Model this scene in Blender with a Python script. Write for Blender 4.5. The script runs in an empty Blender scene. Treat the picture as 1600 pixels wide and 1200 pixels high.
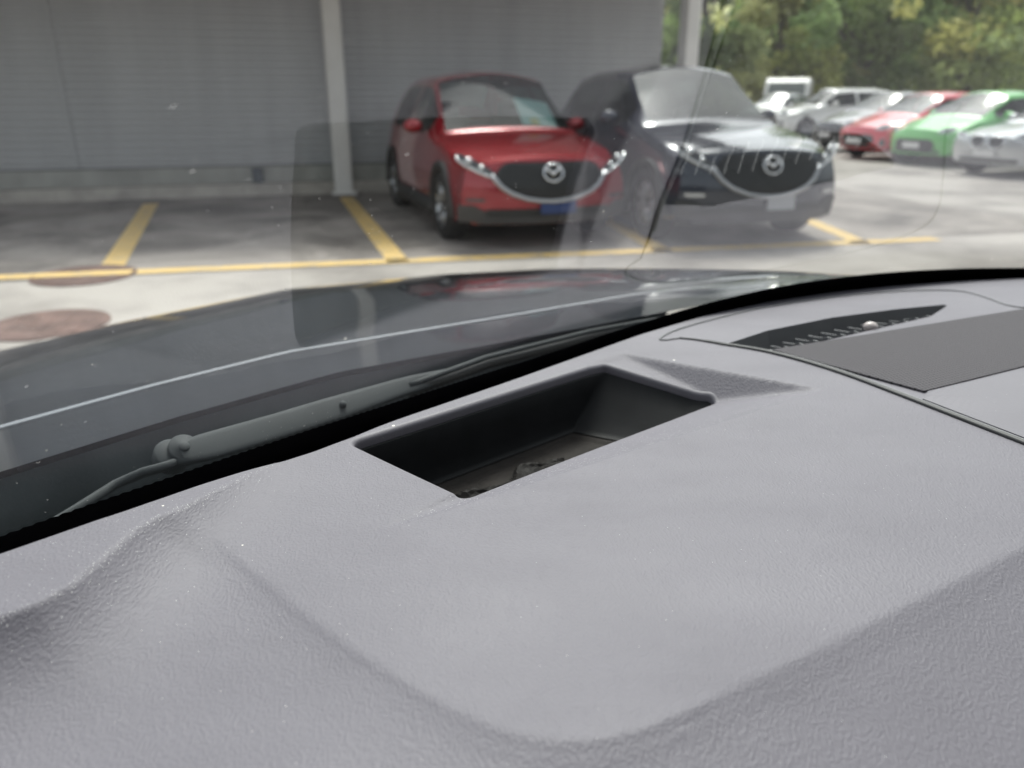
import bpy, bmesh, math, random
import numpy as np
from mathutils import Vector, Matrix
random.seed(7); np.random.seed(7)
R = math.radians
sc = bpy.context.scene
col = sc.collection

# ------------------------------------------------------------------ camera, sky, sun, exposure
FPX, PITCH, EYE = 1202.0, R(20.6), 1.40            # focal length in px of a 1600 px wide picture
cd = bpy.data.cameras.new('camera'); cam = bpy.data.objects.new('camera', cd); col.objects.link(cam)
cam.location = (0, 0, EYE); cam.rotation_euler = (R(90) - PITCH, 0, 0)
cd.sensor_width = 36; cd.lens = 36 * FPX / 1600
cd.clip_start = 0.02; cd.clip_end = 600
cd.dof.use_dof = True; cd.dof.focus_distance = 0.52; cd.dof.aperture_fstop = 6.3
sc.camera = cam
SUN_EL, SUN_AZ = R(57), R(6)                      # azimuth clockwise from +Y
w = bpy.data.worlds.new('World'); sc.world = w; w.use_nodes = True
nt = w.node_tree; bg = nt.nodes['Background']
sky = nt.nodes.new('ShaderNodeTexSky'); sky.sky_type = 'NISHITA'; sky.sun_disc = False
sky.sun_elevation = SUN_EL; sky.sun_rotation = SUN_AZ; sky.air_density = 1.0; sky.dust_density = 4.0; sky.ozone_density = 0.4
hs = nt.nodes.new('ShaderNodeHueSaturation'); hs.inputs['Saturation'].default_value = 0.22
nt.links.new(sky.outputs[0], hs.inputs['Color']); nt.links.new(hs.outputs[0], bg.inputs['Color'])
bg.inputs['Strength'].default_value = 0.13
sl = bpy.data.lights.new('sun', 'SUN'); sl.energy = 1.4; sl.angle = R(16); sl.color = (1, .96, .9)
so = bpy.data.objects.new('sun', sl); col.objects.link(so)
sd = Vector((math.sin(SUN_AZ) * math.cos(SUN_EL), math.cos(SUN_AZ) * math.cos(SUN_EL), math.sin(SUN_EL)))
so.rotation_euler = sd.to_track_quat('Z', 'Y').to_euler(); so.location = sd * 40
sc.view_settings.view_transform = 'Standard'; sc.view_settings.look = 'None'
sc.view_settings.gamma = 1; sc.view_settings.use_curve_mapping = False
sc.view_settings.exposure = 1.2
sc.cycles.max_bounces = 10; sc.cycles.transparent_max_bounces = 16; sc.cycles.use_denoising = True
sc.cycles.caustics_reflective = False; sc.cycles.sample_clamp_indirect = 8

# ------------------------------------------------------------------ helpers
_F = np.array([0, math.cos(PITCH), -math.sin(PITCH)]); _U = np.array([0, math.sin(PITCH), math.cos(PITCH)]); _R = np.array([1., 0, 0])
def ray(x, y): return _F + _R * ((x - 800) / FPX) + _U * ((600 - y) / FPX)
def P(x, y, z):
    """the world point of height z seen at pixel (x, y) of the photograph"""
    r = ray(x, y); q = r * ((z - EYE) / r[2]); q[2] = z; return q
def link(name, me, m, parent=None, smooth=True):
    o = bpy.data.objects.new(name, me); col.objects.link(o)
    if m is not None:
        for mm in (m if isinstance(m, (list, tuple)) else [m]): me.materials.append(mm)
    if parent: o.parent = parent
    if smooth and len(me.polygons): me.polygons.foreach_set('use_smooth', [True] * len(me.polygons))
    return o
def mesh(name, v, f, m, parent=None, smooth=True, off=None):
    v = np.array([tuple(p) for p in v], float)
    if off is not None: v = v - np.array(off)
    me = bpy.data.meshes.new(name); me.from_pydata(v.tolist(), [], [tuple(int(i) for i in q) for q in f]); me.update()
    return link(name, me, m, parent, smooth)
def empty(name, loc=(0, 0, 0), rz=0):
    o = bpy.data.objects.new(name, None); col.objects.link(o); o.location = loc; o.rotation_euler = (0, 0, rz); o.empty_display_size = .1; return o
def tag(o, label=None, cat=None, group=None, kind=None):
    if label: o['label'] = label
    if cat: o['category'] = cat
    if group: o['group'] = group
    if kind: o['kind'] = kind
    return o
class MB:
    """collects shapes that make up one mesh"""
    def __init__(s): s.v = []; s.f = []
    def add(s, v, f):
        n = len(s.v); s.v += [tuple(map(float, p)) for p in v]; s.f += [tuple(i + n for i in q) for q in f]; return s
    def box(s, c, d, rz=0, bev=0):
        x, y, z = [k / 2 for k in d]; b = min(bev, x * .9, y * .9)
        if b > 0: pl = [(-x + b, -y), (x - b, -y), (x, -y + b), (x, y - b), (x - b, y), (-x + b, y), (-x, y - b), (-x, -y + b)]
        else: pl = [(-x, -y), (x, -y), (x, y), (-x, y)]
        n = len(pl); cr, sr = math.cos(rz), math.sin(rz)
        v = [(c[0] + a * cr - e * sr, c[1] + a * sr + e * cr, c[2] + h) for h in (-z, z) for a, e in pl]
        f = [tuple(range(n - 1, -1, -1)), tuple(range(n, 2 * n))] + [(i, (i + 1) % n, n + (i + 1) % n, n + i) for i in range(n)]
        return s.add(v, f)
    def tube(s, pts, r, n=8, closed=False):
        pts = [Vector(tuple(p)) for p in pts]; rr = r if isinstance(r, (list, tuple, np.ndarray)) else [r] * len(pts)
        v = []; N = len(pts); up0 = None
        for i, p in enumerate(pts):
            a = pts[(i - 1) % N] if (closed or i > 0) else p; b = pts[(i + 1) % N] if (closed or i < N - 1) else p
            t = (b - a).normalized()
            ref = Vector((0, 0, 1)) if abs(t.z) < .93 else Vector((1, 0, 0))
            u = t.cross(ref).normalized(); wv = u.cross(t).normalized()
            for k in range(n):
                an = 2 * math.pi * k / n; v.append(p + (u * math.cos(an) + wv * math.sin(an)) * rr[i])
        f = []
        for i in range(N if closed else N - 1):
            j = (i + 1) % N
            for k in range(n): f.append((i * n + k, i * n + (k + 1) % n, j * n + (k + 1) % n, j * n + k))
        if not closed: f += [tuple(range(n - 1, -1, -1)), tuple(range((N - 1) * n, N * n))]
        return s.add(v, f)
    def lathe(s, prof, c, axis='y', n=24):
        """prof: (radius, offset along axis); a closed solid of revolution"""
        v = []; m = len(prof)
        for i in range(n):
            a = 2 * math.pi * i / n
            for r, h in prof:
                if axis == 'y': q = (c[0] + r * math.cos(a), c[1] + h, c[2] + r * math.sin(a))
                elif axis == 'z': q = (c[0] + r * math.cos(a), c[1] + r * math.sin(a), c[2] + h)
                else: q = (c[0] + h, c[1] + r * math.cos(a), c[2] + r * math.sin(a))
                v.append(q)
        f = [(i * m + k, ((i + 1) % n) * m + k, ((i + 1) % n) * m + k + 1, i * m + k + 1) for i in range(n) for k in range(m - 1)]
        return s.add(v, f)
    def ball(s, c, r, n=10):
        v = []; f = []
        for i in range(n + 1):
            t = math.pi * i / n
            for k in range(2 * n):
                a = math.pi * k / n; v.append((c[0] + r[0] * math.sin(t) * math.cos(a), c[1] + r[1] * math.sin(t) * math.sin(a), c[2] + r[2] * math.cos(t)))
        for i in range(n):
            for k in range(2 * n): f.append((i * 2 * n + k, (i + 1) * 2 * n + k, (i + 1) * 2 * n + (k + 1) % (2 * n), i * 2 * n + (k + 1) % (2 * n)))
        return s.add(v, f)
    def grid(s, G):
        """G[i][j] points"""
        a, b = len(G), len(G[0])
        return s.add([p for r in G for p in r], [(i * b + j, i * b + j + 1, (i + 1) * b + j + 1, (i + 1) * b + j) for i in range(a - 1) for j in range(b - 1)])
    def build(s, name, m, parent=None, smooth=True, off=None): return mesh(name, s.v, s.f, m, parent, smooth, off)

# ------------------------------------------------------------------ materials
def mat(name, c=(.5, .5, .5), rough=.5, metal=0, spec=.5, coat=0, var=0, vscale=5, bump=0, bscale=50, bdist=.01, coatr=.03):
    m = bpy.data.materials.new(name); m.use_nodes = True; n = m.node_tree.nodes; l = m.node_tree.links; b = n['Principled BSDF']
    b.inputs['Base Color'].default_value = (*c, 1); b.inputs['Roughness'].default_value = rough; b.inputs['Metallic'].default_value = metal
    b.inputs['Specular IOR Level'].default_value = spec; b.inputs['Coat Weight'].default_value = coat; b.inputs['Coat Roughness'].default_value = coatr
    tc = n.new('ShaderNodeTexCoord')
    if var:
        t = n.new('ShaderNodeTexNoise'); t.inputs['Scale'].default_value = vscale; t.inputs['Detail'].default_value = 6; l.new(tc.outputs['Object'], t.inputs['Vector'])
        r = n.new('ShaderNodeMapRange'); r.inputs['From Min'].default_value = .3; r.inputs['From Max'].default_value = .7; r.inputs['To Min'].default_value = 1 - var; r.inputs['To Max'].default_value = 1 + var
        l.new(t.outputs['Fac'], r.inputs['Value'])
        x = n.new('ShaderNodeVectorMath'); x.operation = 'SCALE'; x.inputs[0].default_value = c; l.new(r.outputs[0], x.inputs['Scale']); l.new(x.outputs[0], b.inputs['Base Color'])
    if bump:
        t = n.new('ShaderNodeTexNoise'); t.inputs['Scale'].default_value = bscale; t.inputs['Detail'].default_value = 4; l.new(tc.outputs['Object'], t.inputs['Vector'])
        q = n.new('ShaderNodeBump'); q.inputs['Strength'].default_value = bump; q.inputs['Distance'].default_value = bdist; l.new(t.outputs['Fac'], q.inputs['Height']); l.new(q.outputs[0], b.inputs['Normal'])
    return m
def nodes(m): return m.node_tree.nodes, m.node_tree.links, m.node_tree.nodes['Principled BSDF']
def N(n, t, **k):
    x = n.new('ShaderNode' + t)
    for a, v in k.items():
        if hasattr(x, a): setattr(x, a, v)
        else: x.inputs[a.replace('_', ' ')].default_value = v
    return x
def math_node(n, l, op, a, b=None, c=None):
    x = n.new('ShaderNodeMath'); x.operation = op
    for i, q in enumerate((a, b, c)):
        if q is None: continue
        if isinstance(q, (int, float)): x.inputs[i].default_value = q
        else: l.new(q, x.inputs[i])
    return x.outputs[0]

def dash_material(name, c, grain=1.0, rough=.62, dots=False, dusty=True):
    m = mat(name, c, rough, spec=.45); n, l, b = nodes(m)
    tc = n.new('ShaderNodeTexCoord')
    # leather-like grain: wrinkled cells, slightly drawn out
    mp = N(n, 'Mapping'); mp.inputs['Rotation'].default_value = (0, 0, R(-38)); mp.inputs['Scale'].default_value = (1, .62, 1); l.new(tc.outputs['Object'], mp.inputs['Vector'])
    wz = N(n, 'TexNoise', Scale=120., Detail=2.); l.new(mp.outputs[0], wz.inputs['Vector'])
    ad = N(n, 'VectorMath'); ad.operation = 'MULTIPLY_ADD'; l.new(wz.outputs['Color'], ad.inputs[0]); ad.inputs[1].default_value = (.006,) * 3; l.new(mp.outputs[0], ad.inputs[2])
    v = N(n, 'TexVoronoi', feature='SMOOTH_F1'); v.inputs['Scale'].default_value = 640; v.inputs['Smoothness'].default_value = .5; l.new(ad.outputs[0], v.inputs['Vector'])
    v2 = N(n, 'TexNoise', Scale=900., Detail=2.); l.new(tc.outputs['Object'], v2.inputs['Vector'])
    h = math_node(n, l, 'MULTIPLY_ADD', v2.outputs['Fac'], .35, v.outputs['Distance'])
    big = N(n, 'TexNoise', Scale=9., Detail=4.); l.new(tc.outputs['Object'], big.inputs['Vector'])
    if dots:
        # perforated speaker cloth: staggered round holes
        sx = N(n, 'SeparateXYZ'); mp2 = N(n, 'Mapping'); mp2.inputs['Rotation'].default_value = (0, 0, R(-30)); mp2.inputs['Scale'].default_value = (215, 215 * 1.1547, 1); l.new(tc.outputs['Object'], mp2.inputs['Vector']); l.new(mp2.outputs[0], sx.inputs[0])
        row = math_node(n, l, 'FLOOR', sx.outputs['Y']); half = math_node(n, l, 'MULTIPLY', math_node(n, l, 'MODULO', row, 2.), .5)
        fx = math_node(n, l, 'SUBTRACT', math_node(n, l, 'FRACT', math_node(n, l, 'ADD', sx.outputs['X'], half)), .5)
        fy = math_node(n, l, 'SUBTRACT', math_node(n, l, 'FRACT', sx.outputs['Y']), .5)
        d = math_node(n, l, 'SQRT', math_node(n, l, 'ADD', math_node(n, l, 'MULTIPLY', fx, fx), math_node(n, l, 'MULTIPLY', fy, fy)))
        hole = N(n, 'MapRange'); hole.inputs['From Min'].default_value = .2; hole.inputs['From Max'].default_value = .34; l.new(d, hole.inputs['Value'])
        mx = N(n, 'Mix', data_type='RGBA'); l.new(hole.outputs[0], mx.inputs['Factor']); mx.inputs['A'].default_value = (.012, .012, .013, 1); mx.inputs['B'].default_value = (*c, 1)
        l.new(mx.outputs['Result'], b.inputs['Base Color'])
        q = N(n, 'Bump', Strength=.6, Distance=.0006); l.new(hole.outputs[0], q.inputs['Height']); l.new(q.outputs[0], b.inputs['Normal'])
        return m
    # wiped and dusty patches, then sparse pale dust specks and dust caught along worn edges
    vr = N(n, 'MapRange'); vr.inputs['From Min'].default_value = .3; vr.inputs['From Max'].default_value = .7; vr.inputs['To Min'].default_value = .95; vr.inputs['To Max'].default_value = 1.03; l.new(big.outputs['Fac'], vr.inputs['Value'])
    x = N(n, 'VectorMath'); x.operation = 'SCALE'; x.inputs[0].default_value = c; l.new(vr.outputs[0], x.inputs['Scale'])
    last = x.outputs[0]
    # wiped smears in the dust change the sheen and the tone a little
    mps = N(n, 'Mapping'); mps.inputs['Rotation'].default_value = (0, 0, R(-35)); mps.inputs['Scale'].default_value = (1, 2.6, 1); l.new(tc.outputs['Object'], mps.inputs['Vector'])
    smr = N(n, 'TexNoise', Scale=3.2, Detail=6., Roughness=.65); l.new(mps.outputs[0], smr.inputs['Vector'])
    rr2 = N(n, 'MapRange'); rr2.inputs['From Min'].default_value = .35; rr2.inputs['From Max'].default_value = .7; rr2.inputs['To Min'].default_value = rough - .05; rr2.inputs['To Max'].default_value = rough + .06; l.new(smr.outputs['Fac'], rr2.inputs['Value']); l.new(rr2.outputs[0], b.inputs['Roughness'])
    rr3 = N(n, 'MapRange'); rr3.inputs['From Min'].default_value = .52; rr3.inputs['From Max'].default_value = .72; rr3.inputs['To Min'].default_value = 1.; rr3.inputs['To Max'].default_value = .93; l.new(smr.outputs['Fac'], rr3.inputs['Value'])
    xs2 = N(n, 'VectorMath'); xs2.operation = 'SCALE'; l.new(last, xs2.inputs[0]); l.new(rr3.outputs[0], xs2.inputs['Scale']); last = xs2.outputs[0]
    if dusty:
        sp = N(n, 'TexVoronoi'); sp.inputs['Scale'].default_value = 1300; l.new(tc.outputs['Object'], sp.inputs['Vector'])
        dot = math_node(n, l, 'LESS_THAN', sp.outputs['Distance'], .30)
        rs = N(n, 'SeparateColor'); l.new(sp.outputs['Color'], rs.inputs[0])
        at = N(n, 'Attribute', attribute_name='wear')
        th = math_node(n, l, 'SUBTRACT', .9985, math_node(n, l, 'MULTIPLY', at.outputs['Fac'], .5))
        pick = math_node(n, l, 'GREATER_THAN', rs.outputs['Red'], th)
        fac = math_node(n, l, 'MULTIPLY', math_node(n, l, 'MULTIPLY', dot, pick), .6)
        mx = N(n, 'Mix', data_type='RGBA'); l.new(fac, mx.inputs['Factor']); l.new(last, mx.inputs['A']); mx.inputs['B'].default_value = (.8, .79, .76, 1)
        sp2 = N(n, 'TexVoronoi'); sp2.inputs['Scale'].default_value = 55; l.new(tc.outputs['Object'], sp2.inputs['Vector'])
        rs2 = N(n, 'SeparateColor'); l.new(sp2.outputs['Color'], rs2.inputs[0])
        f2 = math_node(n, l, 'MULTIPLY', math_node(n, l, 'LESS_THAN', sp2.outputs['Distance'], .06), math_node(n, l, 'GREATER_THAN', rs2.outputs['Green'], .93))
        m2 = N(n, 'Mix', data_type='RGBA'); l.new(f2, m2.inputs['Factor']); l.new(mx.outputs['Result'], m2.inputs['A']); m2.inputs['B'].default_value = (.82, .78, .7, 1)
        last = m2.outputs['Result']
    l.new(last, b.inputs['Base Color'])
    q = N(n, 'Bump', Strength=.6 * grain, Distance=.0005); l.new(h, q.inputs['Height']); l.new(q.outputs[0], b.inputs['Normal'])
    return m

M = {}
M['dash'] = dash_material('dashboard_vinyl', (.124, .117, .137))
M['dash_plain'] = dash_material('dashboard_fine_plastic', (.13, .123, .141), .35, .6)
M['mesh'] = dash_material('speaker_cloth', (.062, .056, .064), rough=.85, dots=True)
M['liner'] = mat('bin_black_plastic', (.013, .0135, .0145), .6, spec=.15, var=.2, vscale=30, bump=.15, bscale=700, bdist=.001)
M['binmat'] = mat('bin_floor_rubber', (.020, .017, .0155), .75, spec=.2, var=.35, vscale=40, bump=.3, bscale=250, bdist=.002)
M['film'] = mat('dark_crumpled_film', (.009, .008, .0075), .6, spec=.1)
M['rubber'] = mat('black_rubber_seal', (.03, .03, .032), .55)
M['void'] = mat('deep_black_plastic', (.004, .004, .005), .9, spec=.05)
M['ventplastic'] = mat('vent_dark_plastic', (.13, .132, .137), .6)
M['pearl'] = mat('sensor_pale_plastic', (.42, .37, .36), .3)
M['ownpaint'] = mat('bonnet_black_paint', (.016, .023, .032), .2, coat=1, var=.2, vscale=8)
M['cowl'] = mat('cowl_grey_plastic', (.12, .135, .14), .9, spec=.15, var=.25, vscale=12, bump=.2, bscale=300, bdist=.001)
M['wiper'] = mat('wiper_grey_metal', (.05, .056, .059), .7, spec=.3, var=.12, vscale=20)
M['wiperdark'] = mat('wiper_black_rubber', (.012, .013, .014), .5)
M['headliner'] = mat('headliner_cloth', (.45, .44, .42), .95, bump=.2, bscale=300)
M['chrome'] = mat('bright_chrome', (.75, .76, .78), .12, metal=1)
M['satin'] = mat('satin_silver_trim', (.45, .46, .48), .3, metal=1)
M['tyre'] = mat('tyre_rubber', (.012, .012, .013), .8, bump=.2, bscale=60)
M['rim'] = mat('alloy_rim', (.42, .43, .45), .3, metal=1)
M['clad'] = mat('black_cladding', (.02, .021, .022), .6)
M['garnish'] = mat('grey_lower_bumper', (.045, .045, .048), .5, var=.1)
M['grille'] = mat('black_grille_mesh', (.012, .013, .014), .35)
M['lamp'] = mat('clear_headlamp', (.62, .64, .66), .08, metal=.7, coat=1)
M['lampdark'] = mat('dark_headlamp_bezel', (.03, .03, .035), .15, coat=1)
M['plateblue'] = mat('blue_number_plate', (.018, .045, .16), .4)
M['platewhite'] = mat('white_number_plate', (.75, .75, .75), .4)
M['seat'] = mat('black_seat_cloth', (.015, .015, .016), 1, spec=.0)
M['kerb'] = mat('kerb_concrete', (.42, .39, .35), .9, var=.22, vscale=3, bump=.4, bscale=40)
M['plinth'] = mat('plinth_concrete', (.34, .34, .315), .9, bump=.3, bscale=30)
M['clading'] = mat('grey_corrugated_steel', (.42, .425, .435), .5)
def streaks(m, sc_=(1.2, 1.2, .12), amt=.1):
    n, l, b = nodes(m); tc = n.new('ShaderNodeTexCoord'); mp = N(n, 'Mapping'); mp.inputs['Scale'].default_value = sc_; l.new(tc.outputs['Object'], mp.inputs['Vector'])
    t = N(n, 'TexNoise', Scale=3., Detail=7.); l.new(mp.outputs[0], t.inputs['Vector']); r = N(n, 'MapRange'); r.inputs['From Min'].default_value = .3; r.inputs['From Max'].default_value = .7; r.inputs['To Min'].default_value = 1 - amt; r.inputs['To Max'].default_value = 1 + amt * .5; l.new(t.outputs['Fac'], r.inputs['Value'])
    x = N(n, 'VectorMath'); x.operation = 'SCALE'; c = b.inputs['Base Color'].default_value; x.inputs[0].default_value = c[:3]; l.new(r.outputs[0], x.inputs['Scale']); l.new(x.outputs[0], b.inputs['Base Color'])
streaks(M['clading']); streaks(M['plinth'], (1, 1, .5), .2)
M['post'] = mat('white_painted_steel', (.72, .70, .67), .5, var=.06, vscale=2)
M['roofsteel'] = mat('carport_roof_steel', (.12, .125, .13), .6)
M['paint_y'] = None
def paint(name, c, rough=.28): return mat(name, c, rough, coat=1, spec=.5)
M['red'] = mat('deep_red_metallic', (.30, .004, .013), .25, metal=.35, coat=1)
M['navy'] = mat('black_navy_metallic', (.010, .016, .034), .2, metal=.2, coat=1)
M['white'] = paint('pearl_white_paint', (.74, .74, .72))
M['silver'] = mat('silver_metallic', (.52, .54, .56), .3, metal=.5, coat=1)
M['brightred'] = paint('bright_red_paint', (.72, .02, .045))
M['green'] = paint('bright_green_paint', (.15, .62, .14))
M['charcoal'] = mat('charcoal_metallic', (.04, .043, .05), .25, metal=.3, coat=1)

def car_glass(name, tint, trans, ior=1.5):
    m = bpy.data.materials.new(name); m.use_nodes = True; n, l = m.node_tree.nodes, m.node_tree.links; b = n['Principled BSDF']
    b.inputs['Base Color'].default_value = (.012, .016, .016, 1); b.inputs['Roughness'].default_value = .05; b.inputs['IOR'].default_value = ior
    t = n.new('ShaderNodeBsdfTransparent'); t.inputs[0].default_value = (*tint, 1); mx = n.new('ShaderNodeMixShader'); mx.inputs[0].default_value = trans
    l.new(b.outputs[0], mx.inputs[1]); l.new(t.outputs[0], mx.inputs[2]); l.new(mx.outputs[0], n['Material Output'].inputs['Surface']); return m
M['carglass'] = car_glass('tinted_car_glass', (.7, .8, .77), .35, 1.9)
M['clearglass'] = car_glass('clear_car_glass', (.75, .9, .86), .55)

# asphalt / concrete yard
def ground_material():
    m = mat('yard_concrete', (.3, .28, .26), .85); n, l, b = nodes(m); tc = n.new('ShaderNodeTexCoord')
    a = N(n, 'TexNoise', Scale=.55, Detail=8., Roughness=.6); l.new(tc.outputs['Object'], a.inputs['Vector'])
    f = N(n, 'TexNoise', Scale=160., Detail=3.); l.new(tc.outputs['Object'], f.inputs['Vector'])
    r = N(n, 'ValToRGB'); e = r.color_ramp.elements
    e[0].position = .36; e[0].color = (.20, .18, .165, 1); e[1].position = .56; e[1].color = (.40, .37, .34, 1)
    l.new(a.outputs['Fac'], r.inputs['Fac'])
    mr = N(n, 'MapRange'); mr.inputs['To Min'].default_value = .82; mr.inputs['To Max'].default_value = 1.18; mr.inputs['From Min'].default_value = .3; mr.inputs['From Max'].default_value = .7; l.new(f.outputs['Fac'], mr.inputs['Value'])
    x = N(n, 'VectorMath'); x.operation = 'SCALE'; l.new(r.outputs[0], x.inputs[0]); l.new(mr.outputs[0], x.inputs['Scale']); l.new(x.outputs[0], b.inputs['Base Color'])
    q = N(n, 'Bump', Strength=.4, Distance=.004); l.new(f.outputs['Fac'], q.inputs['Height']); l.new(q.outputs[0], b.inputs['Normal']); return m
M['ground'] = ground_material()
def line_material():
    m = mat('worn_yellow_paint', (.6, .36, .06), .7); n, l, b = nodes(m); tc = n.new('ShaderNodeTexCoord')
    a = N(n, 'TexNoise', Scale=6., Detail=8., Roughness=.7); l.new(tc.outputs['Object'], a.inputs['Vector'])
    r = N(n, 'ValToRGB'); e = r.color_ramp.elements; e[0].position = .36; e[0].color = (.46, .39, .28, 1); e[1].position = .47; e[1].color = (.76, .53, .20, 1)
    l.new(a.outputs['Fac'], r.inputs['Fac']); l.new(r.outputs[0], b.inputs['Base Color']); return m
M['paint_y'] = line_material()
M['rust'] = mat('rusty_iron_lid', (.15, .095, .08), .85, var=.4, vscale=5, bump=.5, bscale=60)

# windscreen of the car one sits in: clear sheet, mirror reflection rising with angle, dust specks and scratches
def windscreen_material():
    m = bpy.data.materials.new('dusty_windscreen_glass'); m.use_nodes = True; n, l = m.node_tree.nodes, m.node_tree.links
    n.remove(n['Principled BSDF']); g = n.new('ShaderNodeNewGeometry'); tc = n.new('ShaderNodeTexCoord')
    dp = N(n, 'VectorMath'); dp.operation = 'DOT_PRODUCT'; l.new(g.outputs['Normal'], dp.inputs[0]); l.new(g.outputs['Incoming'], dp.inputs[1])
    c = math_node(n, l, 'ABSOLUTE', dp.outputs['Value'])
    f = math_node(n, l, 'MULTIPLY_ADD', math_node(n, l, 'POWER', math_node(n, l, 'SUBTRACT', 1., c), 4.6), .96, .045)
    tr = n.new('ShaderNodeBsdfTransparent'); tr.inputs[0].default_value = (.90, .95, .93, 1)
    gl = n.new('ShaderNodeBsdfGlossy'); gl.inputs['Roughness'].default_value = 0.0
    mx = n.new('ShaderNodeMixShader'); l.new(math_node(n, l, 'MULTIPLY', f, 1.4), mx.inputs[0]); l.new(tr.outputs[0], mx.inputs[1]); l.new(gl.outputs[0], mx.inputs[2])
    df = n.new('ShaderNodeBsdfTranslucent'); df.inputs[0].default_value = (.8, .8, .78, 1)
    d2 = n.new('ShaderNodeBsdfDiffuse'); d2.inputs[0].default_value = (.8, .8, .78, 1); da = n.new('ShaderNodeMixShader'); da.inputs[0].default_value = .5; l.new(df.outputs[0], da.inputs[1]); l.new(d2.outputs[0], da.inputs[2])
    facs = []
    for sc_, rad, thr in ((420., .15, .975), (220., .08, .988), (120., .05, .992)):
        v = N(n, 'TexVoronoi'); v.inputs['Scale'].default_value = sc_; l.new(tc.outputs['Object'], v.inputs['Vector'])
        s = N(n, 'SeparateColor'); l.new(v.outputs['Color'], s.inputs[0])
        facs.append(math_node(n, l, 'MULTIPLY', math_node(n, l, 'LESS_THAN', v.outputs['Distance'], rad), math_node(n, l, 'GREATER_THAN', s.outputs['Red'], thr)))
    cl = N(n, 'TexNoise', Scale=4., Detail=5.); l.new(tc.outputs['Object'], cl.inputs['Vector'])
    film = N(n, 'MapRange'); film.inputs['From Min'].default_value = .35; film.inputs['From Max'].default_value = .75; film.inputs['To Min'].default_value = .002; film.inputs['To Max'].default_value = .010; l.new(cl.outputs['Fac'], film.inputs['Value'])
    mp = N(n, 'Mapping'); mp.inputs['Rotation'].default_value = (.4, .2, .9); mp.inputs['Scale'].default_value = (1, 14, 14); l.new(tc.outputs['Object'], mp.inputs['Vector'])
    sv = N(n, 'TexVoronoi'); sv.inputs['Scale'].default_value = 7; l.new(mp.outputs[0], sv.inputs['Vector']); ss = N(n, 'SeparateColor'); l.new(sv.outputs['Color'], ss.inputs[0])
    scr = math_node(n, l, 'MULTIPLY', math_node(n, l, 'MULTIPLY', math_node(n, l, 'LESS_THAN', sv.outputs['Distance'], .05), math_node(n, l, 'GREATER_THAN', ss.outputs['Red'], .86)), .3)
    a = math_node(n, l, 'MAXIMUM', math_node(n, l, 'MAXIMUM', facs[0], facs[1]), facs[2])
    a = math_node(n, l, 'MAXIMUM', math_node(n, l, 'MULTIPLY', a, .38), math_node(n, l, 'MAXIMUM', scr, film.outputs[0]))
    m2 = n.new('ShaderNodeMixShader'); l.new(a, m2.inputs[0]); l.new(mx.outputs[0], m2.inputs[1]); l.new(da.outputs[0], m2.inputs[2])
    l.new(m2.outputs[0], n['Material Output'].inputs['Surface']); return m
M['windscreen'] = windscreen_material()

def leaf_material(name, c):
    m = mat(name, c, .7, spec=.25); n, l, b = nodes(m); at = N(n, 'Attribute', attribute_name='tint')
    x = N(n, 'VectorMath'); x.operation = 'MULTIPLY'; x.inputs[0].default_value = c; l.new(at.outputs['Color'], x.inputs[1]); l.new(x.outputs[0], b.inputs['Base Color'])
    t = n.new('ShaderNodeBsdfTranslucent'); l.new(x.outputs[0], t.inputs[0]); mx = n.new('ShaderNodeMixShader'); mx.inputs[0].default_value = .45
    l.new(b.outputs[0], mx.inputs[1]); l.new(t.outputs[0], mx.inputs[2]); l.new(mx.outputs[0], n['Material Output'].inputs['Surface']); return m
M['bark'] = mat('grey_brown_bark', (.09, .075, .06), .9, var=.3, vscale=6, bump=.5, bscale=20, bdist=.03)

# ================================================================== THE YARD
tag(mesh('ground', [(-150, -60, 0), (150, -60, 0), (150, 160, 0), (-150, 160, 0)], [(0, 1, 2, 3)], M['ground'], smooth=False), kind='structure')
SW0B = -8.0; WA = R(15.3); WD = np.array([math.cos(WA), math.sin(WA)]); WN = np.array([-WD[1], WD[0]])   # along the wall / into the wall
K0 = P(0, 319, 0)[:2]                                # kerb foot at the left edge of the picture
def wp(s, t, z=0): q = K0 + WD * s + WN * t; return (q[0], q[1], z)
def local_block(mb, s0, s1, t0, t1, z0, z1):
    v = [wp(s, t, z) for z in (z0, z1) for s, t in ((s0, t0), (s1, t0), (s1, t1), (s0, t1))]
    mb.add(v, [(3, 2, 1, 0), (4, 5, 6, 7), (0, 1, 5, 4), (1, 2, 6, 5), (2, 3, 7, 6), (3, 0, 4, 7)])
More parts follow.
